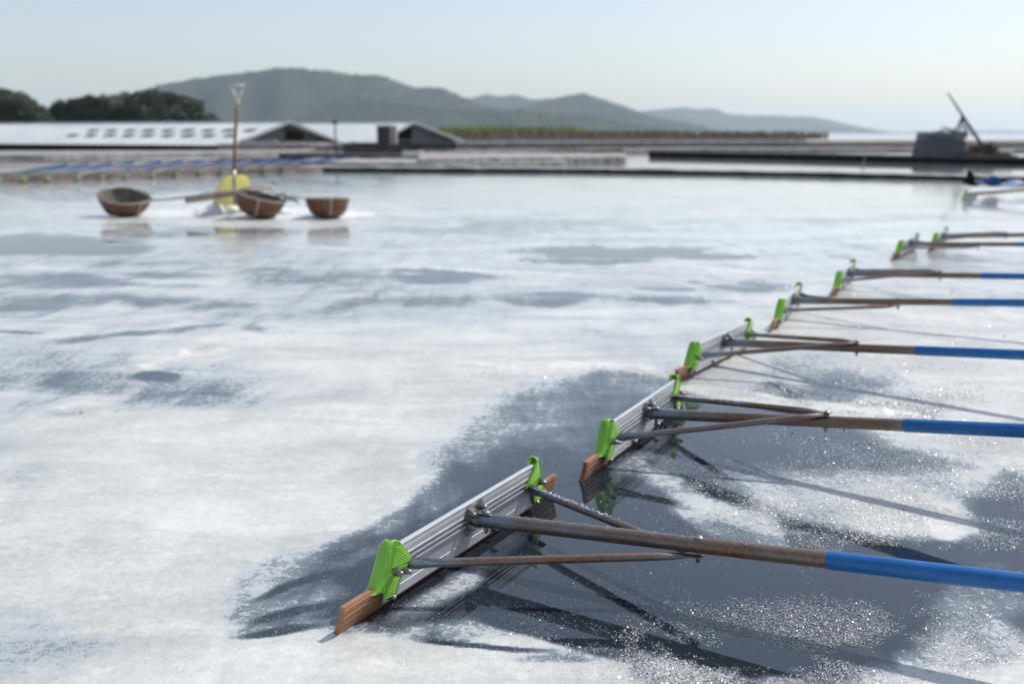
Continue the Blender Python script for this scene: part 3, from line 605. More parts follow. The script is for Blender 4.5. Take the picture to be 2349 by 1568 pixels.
def rake(px, py, psi, eps, yaw, ap, dlam, above, label, lod=0, bl=.734, z=0.0, crust=None, group='salt rakes in the near pan', total=1.95, gs=1.0):
    lam = .1406+dlam; tl = math.tan(lam)
    root = empty('salt_rake', (px, py, z), psi-math.pi/2)
    tag(root, label, 'salt rake', group)
    mb = MB(); mb.extrude_y(plate_profile(lam), -LP_, LP_, lambda x_, y_, z_: (x_, y_*(1-.085*z_/.126), z_)); mb.build('blade_plate', M['alu'], root, angle=25)
    mb = MB(); pr = rubber_profile(lam)
    mb.extrude_y(pr, -LR, LR); mb.build('rubber_strip', M['rubber'], root, angle=35)
    for s_ in (-1, 1):
        mb = MB(); cap_mesh(mb, lam, s_); c_ = mb.build('end_cap', M['green'], root, angle=50)
    zp = .0853
    dirn = Vector((math.cos(eps)*math.cos(yaw), math.cos(eps)*math.sin(yaw), math.sin(eps)))
    ps = Vector((zp*tl+.016, 0, zp)); pe = ps+dirn*(bl+.02)
    mb = MB(); mb.tube([ps, ps+dirn*.3, ps+dirn*.55, pe], .0158, 28); mb.build('pole', M['rust'], root, angle=50)
    mb = MB(); g0 = ps+dirn*bl; mb.tube([g0, g0+dirn*.004, g0+dirn*.6, g0+dirn*(total-bl-.01), g0+dirn*(total-bl)], [.0166*gs, .0173*gs, .0173*gs, .0173*gs, .014*gs], 28); mb.build('grip', M['blue'], root, angle=50)
    dz = (.020 if above else -.020)
    for s_ in (-1, 1):
        a = Vector((.0774*tl+.013, s_*.2498, .0774)); b = ps+dirn*(ap+(.0 if s_ > 0 else .0))+Vector((0, 0, dz*(1.0 if s_ < 0 else 1.2)))
        mb = MB(); brace_pts(mb, a, b); mb.build('brace', M['rust'], root, angle=50)
    if lod >= 2: return root
    # bracket: pressed plate with four nuts and a tongue screwed onto the pole
    mb = MB(); bx = .0092
    out_ = [(-.030, .121), (-.020, .1235), (.0, .116), (.020, .1235), (.031, .121), (.033, .098), (.026, .086), (.031, .072), (.024, .060), (.0, .066), (-.024, .052), (-.031, .062), (-.026, .080), (-.034, .098)]
    v1 = [(bx+h_*tl, y_, h_) for y_, h_ in out_]; v2 = [(bx+.0022+h_*tl, y_, h_) for y_, h_ in out_]; n = len(out_)
    mb.add(v1+v2, [tuple(range(n)), tuple(range(2*n-1, n-1, -1))]+[(i, (i+1) % n, n+(i+1) % n, n+i) for i in range(n)])
    up = Vector((0, 0, 1)); top = ps+up*.0172
    mb.box(top+dirn*.018, (.040, .022, .0022), Matrix.Rotation(yaw, 3, 'Z')@Matrix.Rotation(-eps, 3, 'Y'))
    mb.tube([ps-dirn*.004, ps+dirn*.012], .0185, 20)
    mb.build('bracket', M['steel'], root, angle=35)
    ax = Vector((1, 0, -tl)).normalized()
    spots = [(.022, .1085), (-.024, .1060), (-.022, .0740), (.022, .0720)]
    for (y_, h_) in spots:
        mb = MB(); bolt_mesh(mb, (bx+.003+h_*tl, y_, h_), ax, 1.0); mb.build('bolt', M['steel'], root, angle=40)
    for y_ in (-.300, -.105, .10, .300):
        mb = MB(); bolt_mesh(mb, (.0040+.0275*tl, y_, .0275), ax, .95); mb.build('bolt', M['steel'], root, angle=40)
    for s_ in (-1, 1):
        mb = MB(); bolt_mesh(mb, (.0160+.080*tl, s_*.3005, .080), ax, 1.05); mb.build('bolt', M['steel'], root, angle=40)
        mb = MB(); bolt_mesh(mb, (.0135+.072*tl, s_*.266, .0690), ax, .95)
        mb.box((.0115+.073*tl, s_*.262, .073), (.003, .034, .017)); mb.build('bolt', M['steel'], root, angle=40)
    # screws through tongue and through the braces
    mb = MB(); mb.lathe(top+dirn*.024+up*.001, up, [(.0085, 0), (.0080, .0025), (.005, .0045), (.001, .005)], 14); mb.build('bolt', M['steel'], root, angle=40)
    mb = MB(); mb.lathe(ps+dirn*.024-up*.0155, -up, [(.0055, 0), (.0055, .008), (.0035, .013)], 8); mb.build('bolt', M['steel'], root, angle=40)
    q = ps+dirn*(ap-.006)
    mb = MB(); mb.lathe(q+up*(.0150 if not above else .026), up, [(.0085, 0), (.0080, .0025), (.005, .0042), (.001, .005)], 14); mb.build('bolt', M['steel'], root, angle=40)
    mb = MB(); mb.lathe(q-up*(.022 if not above else .0150), -up, [(.0075, 0), (.0075, .004), (.0045, .0042), (.0045, .012), (.003, .014)], 8); mb.build('bolt', M['steel'], root, angle=40)
    if crust:
        r = random.Random(crust); mb = MB()
        def grain(c_, s0):
            vs = [Vector((r.uniform(-1, 1), r.uniform(-1, 1), r.uniform(-1, 1))).normalized()*s0*r.uniform(.6, 1.2) for _ in range(6)]
            R_ = Matrix.Rotation(r.uniform(0, 6), 3, 'X')@Matrix.Rotation(r.uniform(0, 6), 3, 'Z')
            o6 = [R_@Vector(q_)*s0*r.uniform(.7, 1.2) for q_ in ((1, 0, 0), (-1, 0, 0), (0, 1, 0), (0, -1, 0), (0, 0, 1), (0, 0, -1))]
            mb.add([Vector(c_)+q_ for q_ in o6], [(0, 2, 4), (2, 1, 4), (1, 3, 4), (3, 0, 4), (2, 0, 5), (1, 2, 5), (3, 1, 5), (0, 3, 5)])
        cnt = 150 if crust < 50 else 700
        a = Vector((.0774*tl+.013, .2498, .0774)); b = ps+dirn*ap+Vector((0, 0, dz))
        for i in range(cnt):
            f = abs(r.gauss(0, .30)); f = f if f < 1 else r.random(); qq = a+(b-a)*f
            grain(qq+Vector((r.uniform(-.004, .004), r.uniform(-.006, .006), .0078)), r.uniform(.0007, .0026))
        for i in range(cnt//3):
            grain(ps+dirn*r.uniform(0, .6)+Vector((0, r.uniform(-.008, .008), .0150)), r.uniform(.0006, .0016))
        for i in range(cnt//2 if crust < 50 else 1900):
            h_ = r.choice((.0893, .0778, .0955, .118, r.uniform(.02, .12))); y_ = r.uniform(-.29, .28) if crust > 50 else r.uniform(-.06, .28)
            grain((.0040+h_*tl+r.uniform(-.001, .003), y_, h_), r.uniform(.0005, .0016) if crust < 50 else r.uniform(.0008, .0024))
        o = mobj('salt_crust', mb.v, mb.f, M['salt_grain'], root); tag(o, kind='stuff')
    return root
rake(-.0970, 2.1452, 1.0689, .0621, .0408, .4974, -.0588, False, 'nearest rake, its whole blade in sharp focus, rust-brown pole crossing the foreground', crust=3)
rake(.3909, 3.0068, 1.1092, .1144, -.1555, .5389, -.1253, True, 'second nearest rake, white salt crystals caked on its blade and bracket', crust=77)
rake(.8320, 4.0762, 1.0141, .0880, -.1210, .5310, -.0771, True, 'third nearest rake, its near cap just above the second rake, braces crossing over the pole', crust=9)
rake(1.3711, 5.1270, 1.1731, .0737, -.1421, .5022, -.0410, False, 'fourth nearest rake, standing on white salt with a brace under its pale pole')
rake(1.9638, 6.1357, 1.1381, .0681, -.2313, .5253, -.0409, True, 'fifth nearest rake, blurred, seen almost end-on beyond the fourth one')
rake(2.9646, 7.8479, 1.0221, .0598, -.1144, .4838, .0047, False, 'sixth nearest rake, dark bladed and mirrored in wet brine, just left of the farthest pair', lod=1)
rake(3.4270, 8.4015, 1.0638, .0724, .0010, .4646, .0080, True, 'seventh nearest rake, its long dark reflection running to the right edge', lod=1)
g8 = P(2212, 459); rake(g8.x, g8.y, 1.15, .10, -.05, .5, 0, False, 'small far rake near the far bank at the right edge', lod=2, total=2.0)
# stored rakes along the left bank
heads = [(-45, 396), (10, 394), (67, 391), (122, 388), (190, 385.5), (244, 383.5), (299, 381), (360, 379), (412, 376.5), (466, 375), (513, 373), (562, 370.5), (612, 369), (653, 367.5)]
words = ['', 'first', 'second', 'third', 'fourth', 'fifth', 'sixth', 'seventh', 'eighth', 'ninth', 'tenth', 'eleventh', 'twelfth', 'thirteenth']
proto = None
def copy_tree(o, parent=None):
    c_ = o.copy(); sc.collection.objects.link(c_)
    if parent is not None: c_.parent = parent
    for ch in [q for q in o.children]: copy_tree(ch, c_)
    return c_
for i, (hx, hy) in enumerate(heads):
    base_y = float(np.interp(hx, [-45, 0, 250, 500, 742], [424, 421.5, 413, 403, 394]))
    q = P(hx-6, base_y)
    if proto is None:
        proto = rake(q.x, q.y, 1.85, .16, .0, .5, 0, False, 'x', lod=2, group='rakes stored along the left bank', total=1.5, gs=1.15); o = proto
    else: o = copy_tree(proto)
    o.location = (q.x, q.y-.02, .02); o.rotation_euler = (0, 0, 1.85-math.pi/2+random.uniform(-.05, .05))
    o['label'] = ('stored blue-handled rake on the left bank, cut off by the left picture edge' if i == 0 else
                  '%s stored rake from the left picture edge, lying against the left bank' % words[i])

# ---------------------------------------------------------------- baskets, yoke, scoop, salt heap
def mound(cx, cy, rx, ry, h, seed, name, mat, n=46, label=None, cat=None, kind=None):
    r = np.random.default_rng(seed); Vv = []; Fm = []
    ph = r.uniform(0, 6.28, 8)
    for j in range(n+1):
        for i in range(n+1):
            u = -1+2*i/n; v_ = -1+2*j/n; d2 = u*u+v_*v_
            a = math.atan2(v_, u); e = 1+.18*math.sin(3*a+ph[0])+.10*math.sin(7*a+ph[1])
            f = max(0, 1-math.sqrt(d2)/e*1.05)
            z = h*(f**1.25)*(1+.25*math.sin(u*9+ph[2])*math.sin(v_*8+ph[3]))+r.normal()*h*.035*(f > 0)
            Vv.append((cx+u*rx, cy+v_*ry, max(z, 0)-.004))
    for j in range(n):
        for i in range(n): Fm.append((j*(n+1)+i, j*(n+1)+i+1, (j+1)*(n+1)+i+1, (j+1)*(n+1)+i))
    o = mobj(name, Vv, Fm, mat, smooth=True); tag(o, label, cat, None, kind); return o
M['salt_heap'] = simple('heaped_salt', (.56, .58, .60), (.80, .80, .79), 9, .6, 0, .7, .012)
mound(-3.15, 11.95, 1.45, .75, .10, 5, 'salt_drift', M['salt_heap'], kind='stuff', label='low white drift of raked salt under the baskets', cat='salt')
mound(-3.25, 11.75, .36, .30, .20, 8, 'salt_heap', M['salt_heap'], label='small grey-white salt heap at the foot of the yellow scoop', cat='salt heap')
mound(-2.15, 11.7, .75, .5, .06, 9, 'salt_drift', M['salt_heap'], kind='stuff', label='thin white drift of salt around the right basket', cat='salt')
def basket(loc, r0, h, tilt, tdir, label, squash=1.0, cord=True):
    root = empty('basket', loc, 0); tag(root, label, 'basket', 'carrying baskets on the salt')
    R_ = Matrix.Rotation(tilt, 3, Vector((math.cos(tdir), math.sin(tdir), 0)))
    n = 40; prof = [(.30, 0), (.46, .015), (.66, .11), (.80, .30), (.90, .55), (.965, .80), (1.0, 1.0)]
    def shell(sc1, off, name, mat, flip):
        v = []; f = []
        for (pr, ph) in prof:
            for k_ in range(n):
                a = 2*math.pi*k_/n; wob = 1+.03*math.sin(3*a+r0*20)+.012*math.sin(11*a)
                v.append(R_@Vector((math.cos(a)*r0*pr*sc1*wob, math.sin(a)*r0*pr*sc1*squash*wob, off+ph*h*(1 if not flip else .99))))
        for i in range(len(prof)-1):
            for k_ in range(n): f.append((i*n+k_, i*n+(k_+1) % n, (i+1)*n+(k_+1) % n, (i+1)*n+k_))
        f.append(tuple(range(n)))
        return mobj(name, v, f, mat, root, smooth=True)
    shell(1.0, 0, 'bowl', M['basket'], False); shell(.95, .012, 'lining', M['basket_in'], True)
    mb = MB(); mb.tube([R_@Vector((math.cos(2*math.pi*k_/n)*r0*.99, math.sin(2*math.pi*k_/n)*r0*.99*squash, h)) for k_ in range(n)]+[R_@Vector((r0*.99, 0, h))], .009, 8)
    mb.build('rim', M['rope'], root, smooth=True)
    for a in (.35+tdir, .35+math.pi/2+tdir):
        pts = []
        for s_ in (-1, 1):
            for (pr, ph) in (prof[::-1] if s_ < 0 else prof):
                pts.append(R_@Vector((math.cos(a)*r0*(pr+.02)*s_, math.sin(a)*r0*(pr+.02)*s_*squash, ph*h+(-.004 if ph == 0 else 0))))
        mb = MB(); mb.tube(pts, .010, 6); mb.build('strap', M['rope'], root, smooth=True)
    if cord:
        pts = [R_@Vector((math.cos(.35)*r0*(1-2*f), math.sin(.35)*r0*(1-2*f)*squash, h+.10*math.sin(math.pi*f))) for f in [k_/10 for k_ in range(11)]]
        mb = MB(); mb.tube(pts, .008, 6); mb.build('carrying_rope', M['rope'], root, smooth=True)
        mb = MB(); q = R_@Vector((r0*.98, -.02, h)); mb.tube([q+Vector((-.03, 0, -.03)), q+Vector((0, -.01, .02)), q+Vector((.04, 0, .01))], .018, 8); mb.build('knot', M['green_rope'], root, smooth=True)
    return root
q = P(276, 497); basket((q.x, q.y+.12, .03), .285, .195, math.radians(15), math.radians(35), 'left basket, tipped so its grey-brown inside shows, pale rope over it')
q = P(578, 503); basket((q.x+.02, q.y+.12, .03), .255, .215, math.radians(15), math.radians(80), 'middle basket in front of the yellow scoop, leaning down to the right')
q = P(748, 503); basket((q.x, q.y+.12, .02), .228, .195, math.radians(-3), 0, 'right basket, upright, with one pale strap down its brown front', cord=False)
# carrying yoke lying from the left basket across the scoop
mb = MB(); a = PD(345, 460, 11.45); a2 = PD(425, 460, 11.4); b = PD(560, 440, 11.5); c_ = PD(634, 426, 11.9)
mb.tube([a2, a2.lerp(b, .3)+Vector((0, 0, .006)), a2.lerp(b, .7)+Vector((0, 0, .008)), b, c_], [.034, .042, .040, .030, .016], 12)
yo = empty('carrying_yoke', (a2.x, a2.y, 0)); tag(yo, 'grey wooden carrying pole lying from the left basket past the yellow scoop', 'carrying pole')
def child_world(mb, name, mat, root, **kw):
    inv = root.matrix_basis.inverted(); mb.v = [inv@q_ for q_ in mb.v]; return mb.build(name, mat, root, **kw)
child_world(mb, 'pole', M['bamboo'], yo, smooth=True)
mb = MB(); mb.tube([a, a.lerp(a2, .5)+Vector((0, 0, .012)), a2.lerp(b, .25)+Vector((0, 0, .03)), a2.lerp(b, .6)+Vector((0, 0, .03))], .012, 8); child_world(mb, 'rope', M['rope'], yo, smooth=True)
mb = MB(); mb.tube([c_+Vector((-.05, 0, .0)), c_+Vector((-.02, -.01, .02)), c_], .022, 8); child_world(mb, 'cord', M['green_rope'], yo, smooth=True)
# loose ropes round the middle baskets
mb = MB()
for k_ in range(7):
    q0 = PD(random.uniform(590, 650), random.uniform(440, 462), 11.9); q1 = PD(random.uniform(660, 700), random.uniform(455, 466), 11.7)
    mb.tube([q0, q0.lerp(q1, .5)+Vector((0, 0, random.uniform(-.04, .06))), q1], .010, 6)
tag(mb.build('rope_tangle', M['rope'], None, smooth=True), 'tangle of pale rope between the middle and the right basket', 'rope')
m, t, p = new_mat('translucent_yellow_plastic'); M['yellow'] = m
p.inputs['Base Color'].default_value = (.84, .80, .40, 1); p.inputs['Roughness'].default_value = .4
tr = N(t, 'ShaderNodeBsdfTranslucent'); tr.inputs[0].default_value = (.92, .88, .50, 1); mx = N(t, 'ShaderNodeMixShader'); mx.inputs[0].default_value = .5
t.links.new(p.outputs[0], mx.inputs[1]); t.links.new(tr.outputs[0], mx.inputs[2]); t.links.new(mx.outputs[0], t.nodes['Material Output'].inputs['Surface'])
# scoop shovel with yellow blade standing in the salt
sx = -3.035; sy = 11.62
sh = empty('scoop_shovel', (sx, sy, 0)); tag(sh, 'yellow-bladed salt scoop standing upright with cream D-handle', 'shovel')
def sl(x, z, y=0): return (x, y, z)
blade = [(-.27, .13), (-.25, .20), (-.20, .33), (-.13, .42), (-.03, .455), (.07, .455), (.13, .43), (.158, .37), (.150, .29), (.11, .20), (.06, .11)]
mb = MB(); n = len(blade)
cx_, cz_ = -.05, .28
rings = []
for f, dy in ((1, .0), (.93, .02), (.7, .045), (.35, .055)):
    rings.append([(cx_+(x-cx_)*f, dy, cz_+(z-cz_)*f) for x, z in blade])
v = []
for r_ in rings: v += r_
v.append((cx_, .058, cz_)); v2 = [(x, y+.006, z) for x, y, z in v]
f = []
for off in (0, len(v)):
    for i in range(3):
        for k_ in range(n): f.append((off+i*n+k_, off+i*n+(k_+1) % n, off+(i+1)*n+(k_+1) % n, off+(i+1)*n+k_))
    for k_ in range(n): f.append((off+3*n+k_, off+3*n+(k_+1) % n, off+4*n))
for k_ in range(n): f.append((k_, (k_+1) % n, len(v)+(k_+1) % n, len(v)+k_))
mb.add(v+v2, f); mb.build('blade', M['yellow'], sh, smooth=True)
mb = MB(); mb.tube([(-.02, -.02, .12), (-.018, -.018, .30), (-.012, -.012, .50)], [.014, .016, .018], 12); mb.build('socket', M['steel'], sh, smooth=True)
mb = MB(); mb.tube([(-.012, -.012, .48), (.012, -.006, .80), (.040, 0, 1.06), (.062, .004, 1.245)], [.017, .017, .018, .019], 14); mb.build('shaft', M['wood'], sh, smooth=True)
mb = MB(); mb.tube([(.060, .004, 1.20), (.065, .004, 1.26)], [.021, .021], 12)
mb.tube([(.064, .004, 1.25), (.035, .004, 1.31), (.010, .004, 1.36), (.002, .004, 1.400)], [.017, .015, .014, .013], 10)
mb.tube([(.064, .004, 1.25), (.098, .004, 1.31), (.126, .004, 1.36), (.136, .004, 1.400)], [.017, .015, .014, .013], 10)
mb.tube([(-.006, .004, 1.400), (.070, .004, 1.404), (.144, .004, 1.400)], .015, 10); mb.build('handle', M['cream'], sh, smooth=True)

# ---------------------------------------------------------------- sheds at left
def shed(corner, axis, gdir, length, width, eave, ridge, label, vents=False, opening=(.0, .2), rf_=.5):
    """corner: near corner of the gable; axis: unit vector of the long side away from the gable; gdir: along the gable"""
    root = empty('storage_shed', corner); tag(root, label, 'shed')
    A = Vector(axis); G = Vector(gdir); up = Vector((0, 0, 1))
    def W(a, g_, z): return A*a+G*g_+up*z
    hw = width*rf_; sr = (ridge-eave)/(width-hw)
    # wall body (dark), slightly inside the roof
    i = .35; mb = MB(); e = eave-.03
    v = [W(.25, i, -.06), W(length-.2, i, -.06), W(length-.2, width-i, -.06), W(.25, width-i, -.06), W(.25, i, e), W(length-.2, i, e), W(length-.2, width-i, e), W(.25, width-i, e)]
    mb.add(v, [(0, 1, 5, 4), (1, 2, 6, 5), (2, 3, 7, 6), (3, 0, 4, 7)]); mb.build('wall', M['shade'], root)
    # gable wall with an opening
    sl_ = (ridge-eave)/hw; gz = lambda g_: eave-.06+min(sl_*g_, sr*(width-g_))
    g0, g1 = opening; g0 *= width; g1 *= width; mb = MB()
    for (p0, p1, z0) in ((i, g0, -.06), (g0, g1, None), (g1, width-i, -.06)):
        zz0 = -.06 if z0 is not None else gz((g0+g1)/2)-.10
        ks = [p0]+([hw] if p0 < hw < p1 else [])+[p1]
        for u_, v_ in zip(ks, ks[1:]):
            if z0 is None: z0a, z0b = gz(u_)-.10, gz(v_)-.10
            else: z0a = z0b = -.06
            mb.add([W(.2, u_, z0a), W(.2, v_, z0b), W(.2, v_, gz(v_)), W(.2, u_, gz(u_))], [(0, 1, 2, 3)])
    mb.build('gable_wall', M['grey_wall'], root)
    # two roof slopes with corrugations running down the slope
    for s_ in (0, 1):
        mb = MB(); nr = int(length/.28); th = .03
        v = []; f = []
        for k_ in range(nr+1):
            a_ = -.15+(length+.3)*k_/nr; dz = .018*(k_ % 2)
            for (g_, z) in ((-.15, eave-.15*sl_), (hw, ridge)):
                gg = g_ if (s_ == 0 or g_ == hw) else width-g_
                v.append(W(a_, gg, z+dz)); v.append(W(a_, gg, z+dz-th))
        for k_ in range(nr):
            b_ = k_*4; f += [(b_, b_+4, b_+6, b_+2), (b_+1, b_+3, b_+7, b_+5), (b_, b_+1, b_+5, b_+4), (b_+2, b_+6, b_+7, b_+3)]
        f += [(0, 2, 3, 1), (nr*4, nr*4+1, nr*4+3, nr*4+2)]
        mb.add(v, f); rf = mb.build('roof', M['roof'], root)
        if vents and s_ == 0:
            for row, (gg, ph) in enumerate(((.60, 0.0), (.36, .30))):
                for k_ in range(14):
                    a_ = 1.0+ph*1.35+k_*1.42
                    if k_ > 8: continue
                    z = eave+sl_*gg*hw; mb = MB()
                    R_ = Matrix((( A.x, G.x, 0), (A.y, G.y, 0), (0, 0, 1)))
                    mb.box(W(a_, gg*hw, z+.035), (.66, .42, .04), R_@Matrix.Rotation(math.atan(sl_), 3, 'X')); mb.build('roof_vent', M['sky_panel'], root)
    mb = MB()
    for s_ in (0, 1):
        a0 = W(-.2, -.2 if s_ == 0 else width+.2, eave-.2*sl_+.01); a1 = W(-.2, hw, ridge+.05)
        d = a1-a0; R_ = d.to_track_quat('X', 'Z').to_matrix(); mb.box((a0+a1)/2, (d.length, .06, .13), R_)
    mb.tube([W(-.2, hw, ridge+.04), W(length+.15, hw, ridge+.04)], .05, 8)
    mb.build('barge_board', M['roof_trim'], root)
    return root
ax_ = Vector((-16, 8.2, 0)).normalized(); gd_ = Vector((8.2, 16, 0)).normalized()
shed(Vector((-13.75, 52, 0)), ax_, gd_, 30, 8.8, .34, 1.43, 'long low storage shed at left with pale ribbed roof and two rows of dark vents', True, (.50, .68))
shed(Vector((PD(868, 330, 62).x, 62, 0)), ax_, gd_, 17, 9.4, .40, 1.50, 'second low shed half hidden behind the first, right of it', False, (.24, .42), rf_=.38)
# sluice hut between the sheds
hp = P(884, 330); hp = Vector((PD(884, 330, 52).x, 52, 0)); hut = empty('sluice_hut', hp); tag(hut, 'small dark concrete hut with pale side pillar between the two shed gables', 'hut')
mb = MB(); mb.box((-.05, 0, .58), (.62, .7, 1.24)); mb.build('wall', M['dark_wall'], hut)
mb = MB(); mb.box((.42, -.05, .60), (.30, .7, 1.28)); mb.build('pillar', M['concrete'], hut)
mb = MB(); mb.box((-.05, 0, 1.235), (.72, .8, .06)); mb.build('roof', M['roof_trim'], hut)
# dark low tank wall before the sheds
tk = [PD(700, 345, 50), PD(960, 345, 50), PD(1040, 345, 51)]
def low_wall(xa, xb, d0, d1, h, th, mat, label, cat='wall'):
    a_ = PD(xa, 345, d0); b_ = PD(xb, 345, d1); a_.z = b_.z = 0; d = b_-a_
    mb = MB(); mb.box(((a_+b_)/2)+Vector((0, 0, h/2-.03)), (d.length, th, h+.06), Matrix.Rotation(math.atan2(d.y, d.x), 3, 'Z'))
    n_ = max(3, int(d.length/1.5))
    for k_ in range(n_+1):
        c0 = a_.lerp(b_, k_/n_); mb.box((c0.x, c0.y-.02, h/2), (.12, th+.10, h+.05), Matrix.Rotation(math.atan2(d.y, d.x), 3, 'Z'))
    return tag(mb.build('low_wall', M[mat], None), label, cat)
low_wall(792, 1041, 47, 49, .42, .3, 'dark_wall', 'dark low tank wall in front of the second shed')
low_wall(820, 1300, 41, 43, .20, .3, 'dark_wall', 'lower dark edging wall running right from the tank wall')
# white block on the bank
wb = PD(947, 364, 36.5); o = empty('white_crate', (wb.x, wb.y, .10)); tag(o, 'white oblong crate lying on the bank before the second shed', 'crate')
mb = MB(); mb.box((0, 0, .085), (.66, .32, .15)); mb.build('box', M['white'], o); mb = MB(); mb.box((0, 0, .175), (.69, .35, .025)); mb.build('lid', M['white'], o)
# small post with lamp head
pp = PD(770, 340, 46); o = empty('post', (pp.x, pp.y, 0)); tag(o, 'thin dark post with a small head standing before the shed roofs', 'post')
mb = MB(); mb.tube([(0, 0, -.05), (0, 0, 1.30)], .035, 10); mb.build('pole', M['dark_wall'], o, smooth=True)
mb = MB(); mb.box((0, 0, 1.33), (.26, .12, .10)); mb.tube([(0, 0, 1.38), (0, 0, 1.46)], .02, 8); mb.build('head', M['dark_wall'], o)
# sagging pipe and rubble beside the first gable
mb = MB(); a_ = PD(700, 338, 46.5); b_ = PD(815, 332, 47.5)
mb.tube([a_+Vector((0, 0, .10)), a_.lerp(b_, .35)+Vector((0, 0, .02)), a_.lerp(b_, .7)+Vector((0, 0, .06)), b_+Vector((0, 0, .12))], .06, 8)
tag(mb.build('water_pipe', M['concrete'], None, smooth=True), 'pale sagging pipe in front of the first shed gable', 'pipe')
mound(PD(760, 340, 48.5).x, 48.5, 1.6, .8, .42, 12, 'earth_mound', M['dark_earth'], label='dark earth mound before the right slope of the first shed', cat='mound')
mb = MB()
for k_ in range(10):
    q_ = PD(random.uniform(560, 690), 340, 49); mb.box((q_.x, 49+random.uniform(-.4, .4), .45+random.uniform(0, .05)), (random.uniform(.2, .6), .2, random.uniform(.05, .2)), Matrix.Rotation(random.uniform(-.5, .5), 3, 'Z'))
tag(mb.build('rubble', M['concrete'], None), 'broken pale boards and stones on the bank under the first gable', 'rubble', kind='stuff')

# ---------------------------------------------------------------- pump hut and mast at right
d0 = 36.0; bx0 = PD(2131, 365, d0).x; bx1 = PD(2214, 365, d0).x
hut = empty('pump_hut', ((bx0+bx1)/2, d0+.6, .0)); tag(hut, 'small grey boarded pump hut on the dark bank at right', 'hut')
mb = MB(); wdt = bx1-bx0
n_ = 9
for k_ in range(n_):
    z0 = .02+k_*.87/n_; lean = .012*(n_-k_)
    mb.box((-.02-lean, 0-.006*(k_ % 2), z0+.05), (wdt+lean*1.2, 1.1, .87/n_-.006), Matrix.Rotation(random.uniform(-.006, .006), 3, 'Y'))
mb.build('wall', M['grey_wall'], hut)
mb = MB(); mb.box((-.01, 0, .915), (wdt+.06, 1.2, .035)); mb.build('roof', M['shade'], hut)
mb = MB()
for k_ in range(6): mb.tube([(random.uniform(-.3, .6), random.uniform(-.3, .3), .93), (random.uniform(-.3, .6), random.uniform(-.3, .3), random.uniform(1.0, 1.12))], .02, 6)
mb.build('stake', M['shade'], hut)
mb = MB(); mb.box((wdt/2+.05, -.45, .32), (.06, .10, .62)); mb.build('post', M['concrete'], hut)
mast = empty('leaning_mast', (PD(2246, 330, d0+.8).x, d0+.8, 0)); tag(mast, 'long dark mast leaning up to the left behind the pump hut', 'mast')
def ML(x, y): q_ = PD(x, y, d0+.8); return (q_.x-mast.location.x, 0, q_.z)
mb = MB(); mb.tube([ML(2262, 348), ML(2238, 311), ML(2206, 262), ML(2174, 213)], [.05, .05, .038, .022], 10); mb.build('pole', M['shade'], mast, smooth=True)
mb = MB(); A_ = ML(2208, 266)
for tx, ty in ((2190, 305), (2183, 318), (2200, 312), (2218, 318)): mb.tube([A_, ML(tx, ty)], .025, 6)
for (x0, y0), (x1, y1) in (((2196, 288), (2228, 300)), ((2192, 300), (2240, 312)), ((2200, 278), (2222, 292))): mb.tube([ML(x0, y0), ML(x1, y1)], .018, 6)
mb.build('brace', M['shade'], mast)
M['debris'] = simple('dark_brown_debris', (.02, .016, .012), (.075, .06, .045), 6, .9, 0, .8, .05, spec=.1)
mound(PD(2262, 350, 36.2).x, 36.2, 1.5, .8, .60, 21, 'debris_heap', M['debris'], label='dark heap of debris to the right of the pump hut', cat='heap')
o = empty('plastic_container', (PD(2300, 352, 35.4).x, 35.2, .30)); tag(o, 'small white container lying on the debris heap right of the pump hut', 'container')
mb = MB(); mb.box((0, 0, .05), (.42, .2, .12)); mb.build('box', M['white'], o)
mb = MB(); mb.tube([(.22, 0, .06), (.27, 0, .06)], .03, 8); mb.build('lid', M['white'], o)
# dark boot-like thing and blue sheets on the far bank at the right edge
q_ = P(2236, 424, .1); mb = MB()
mb.tube([(0, 0, 0), (.02, 0, .08), (.0, 0, .16), (-.03, 0, .22)], [.11, .09, .05, .03], 10); mb.tube([(0, 0, .03), (.13, 0, .03)], .05, 8)
o = mb.build('dark_sack', M['shade'], None, smooth=True, loc=(q_.x, q_.y+.2, .09)); tag(o, 'black slumped sack on the far bank near the right edge', 'sack')
M['tarp'] = simple('blue_tarpaulin', (.01, .07, .22), (.02, .14, .38), 6, .5, 0, .5, .02)
mb = MB(); base = P(2310, 428, .1); n_ = 26; v = []; f = []
for j in range(9):
    for i in range(n_):
        u = i/(n_-1)*1.5-.3; vv = j/8*.5
        v.append((base.x+u, base.y+vv-.05, .11+.05*math.sin(u*9+j)*math.sin(j*1.3)+.035*abs(math.sin(u*5))+(.12 if i < 3 else 0)*(1-j/8)))
for j in range(8):
    for i in range(n_-1): f.append((j*n_+i, j*n_+i+1, (j+1)*n_+i+1, (j+1)*n_+i))
o = mobj('tarpaulin', v, f, M['tarp'], smooth=True); tag(o, 'crumpled blue tarpaulin on the far bank at the right picture edge', 'tarpaulin')
# small stakes in the far pans
for i, (x_, y_, lbl) in enumerate(((1982, 378, 'thin stake standing in the bright far pool left of the pump hut'), (1976, 402, 'short stake beside the far bank left of the pump hut'))):
    q_ = P(x_, y_, 0); mb = MB(); mb.tube([(0, 0, -.05), (.01, 0, .26)], .012, 6); o = mb.build('stake', M['bamboo'], None, smooth=True, loc=(q_.x, q_.y, 0)); tag(o, lbl, 'stake')

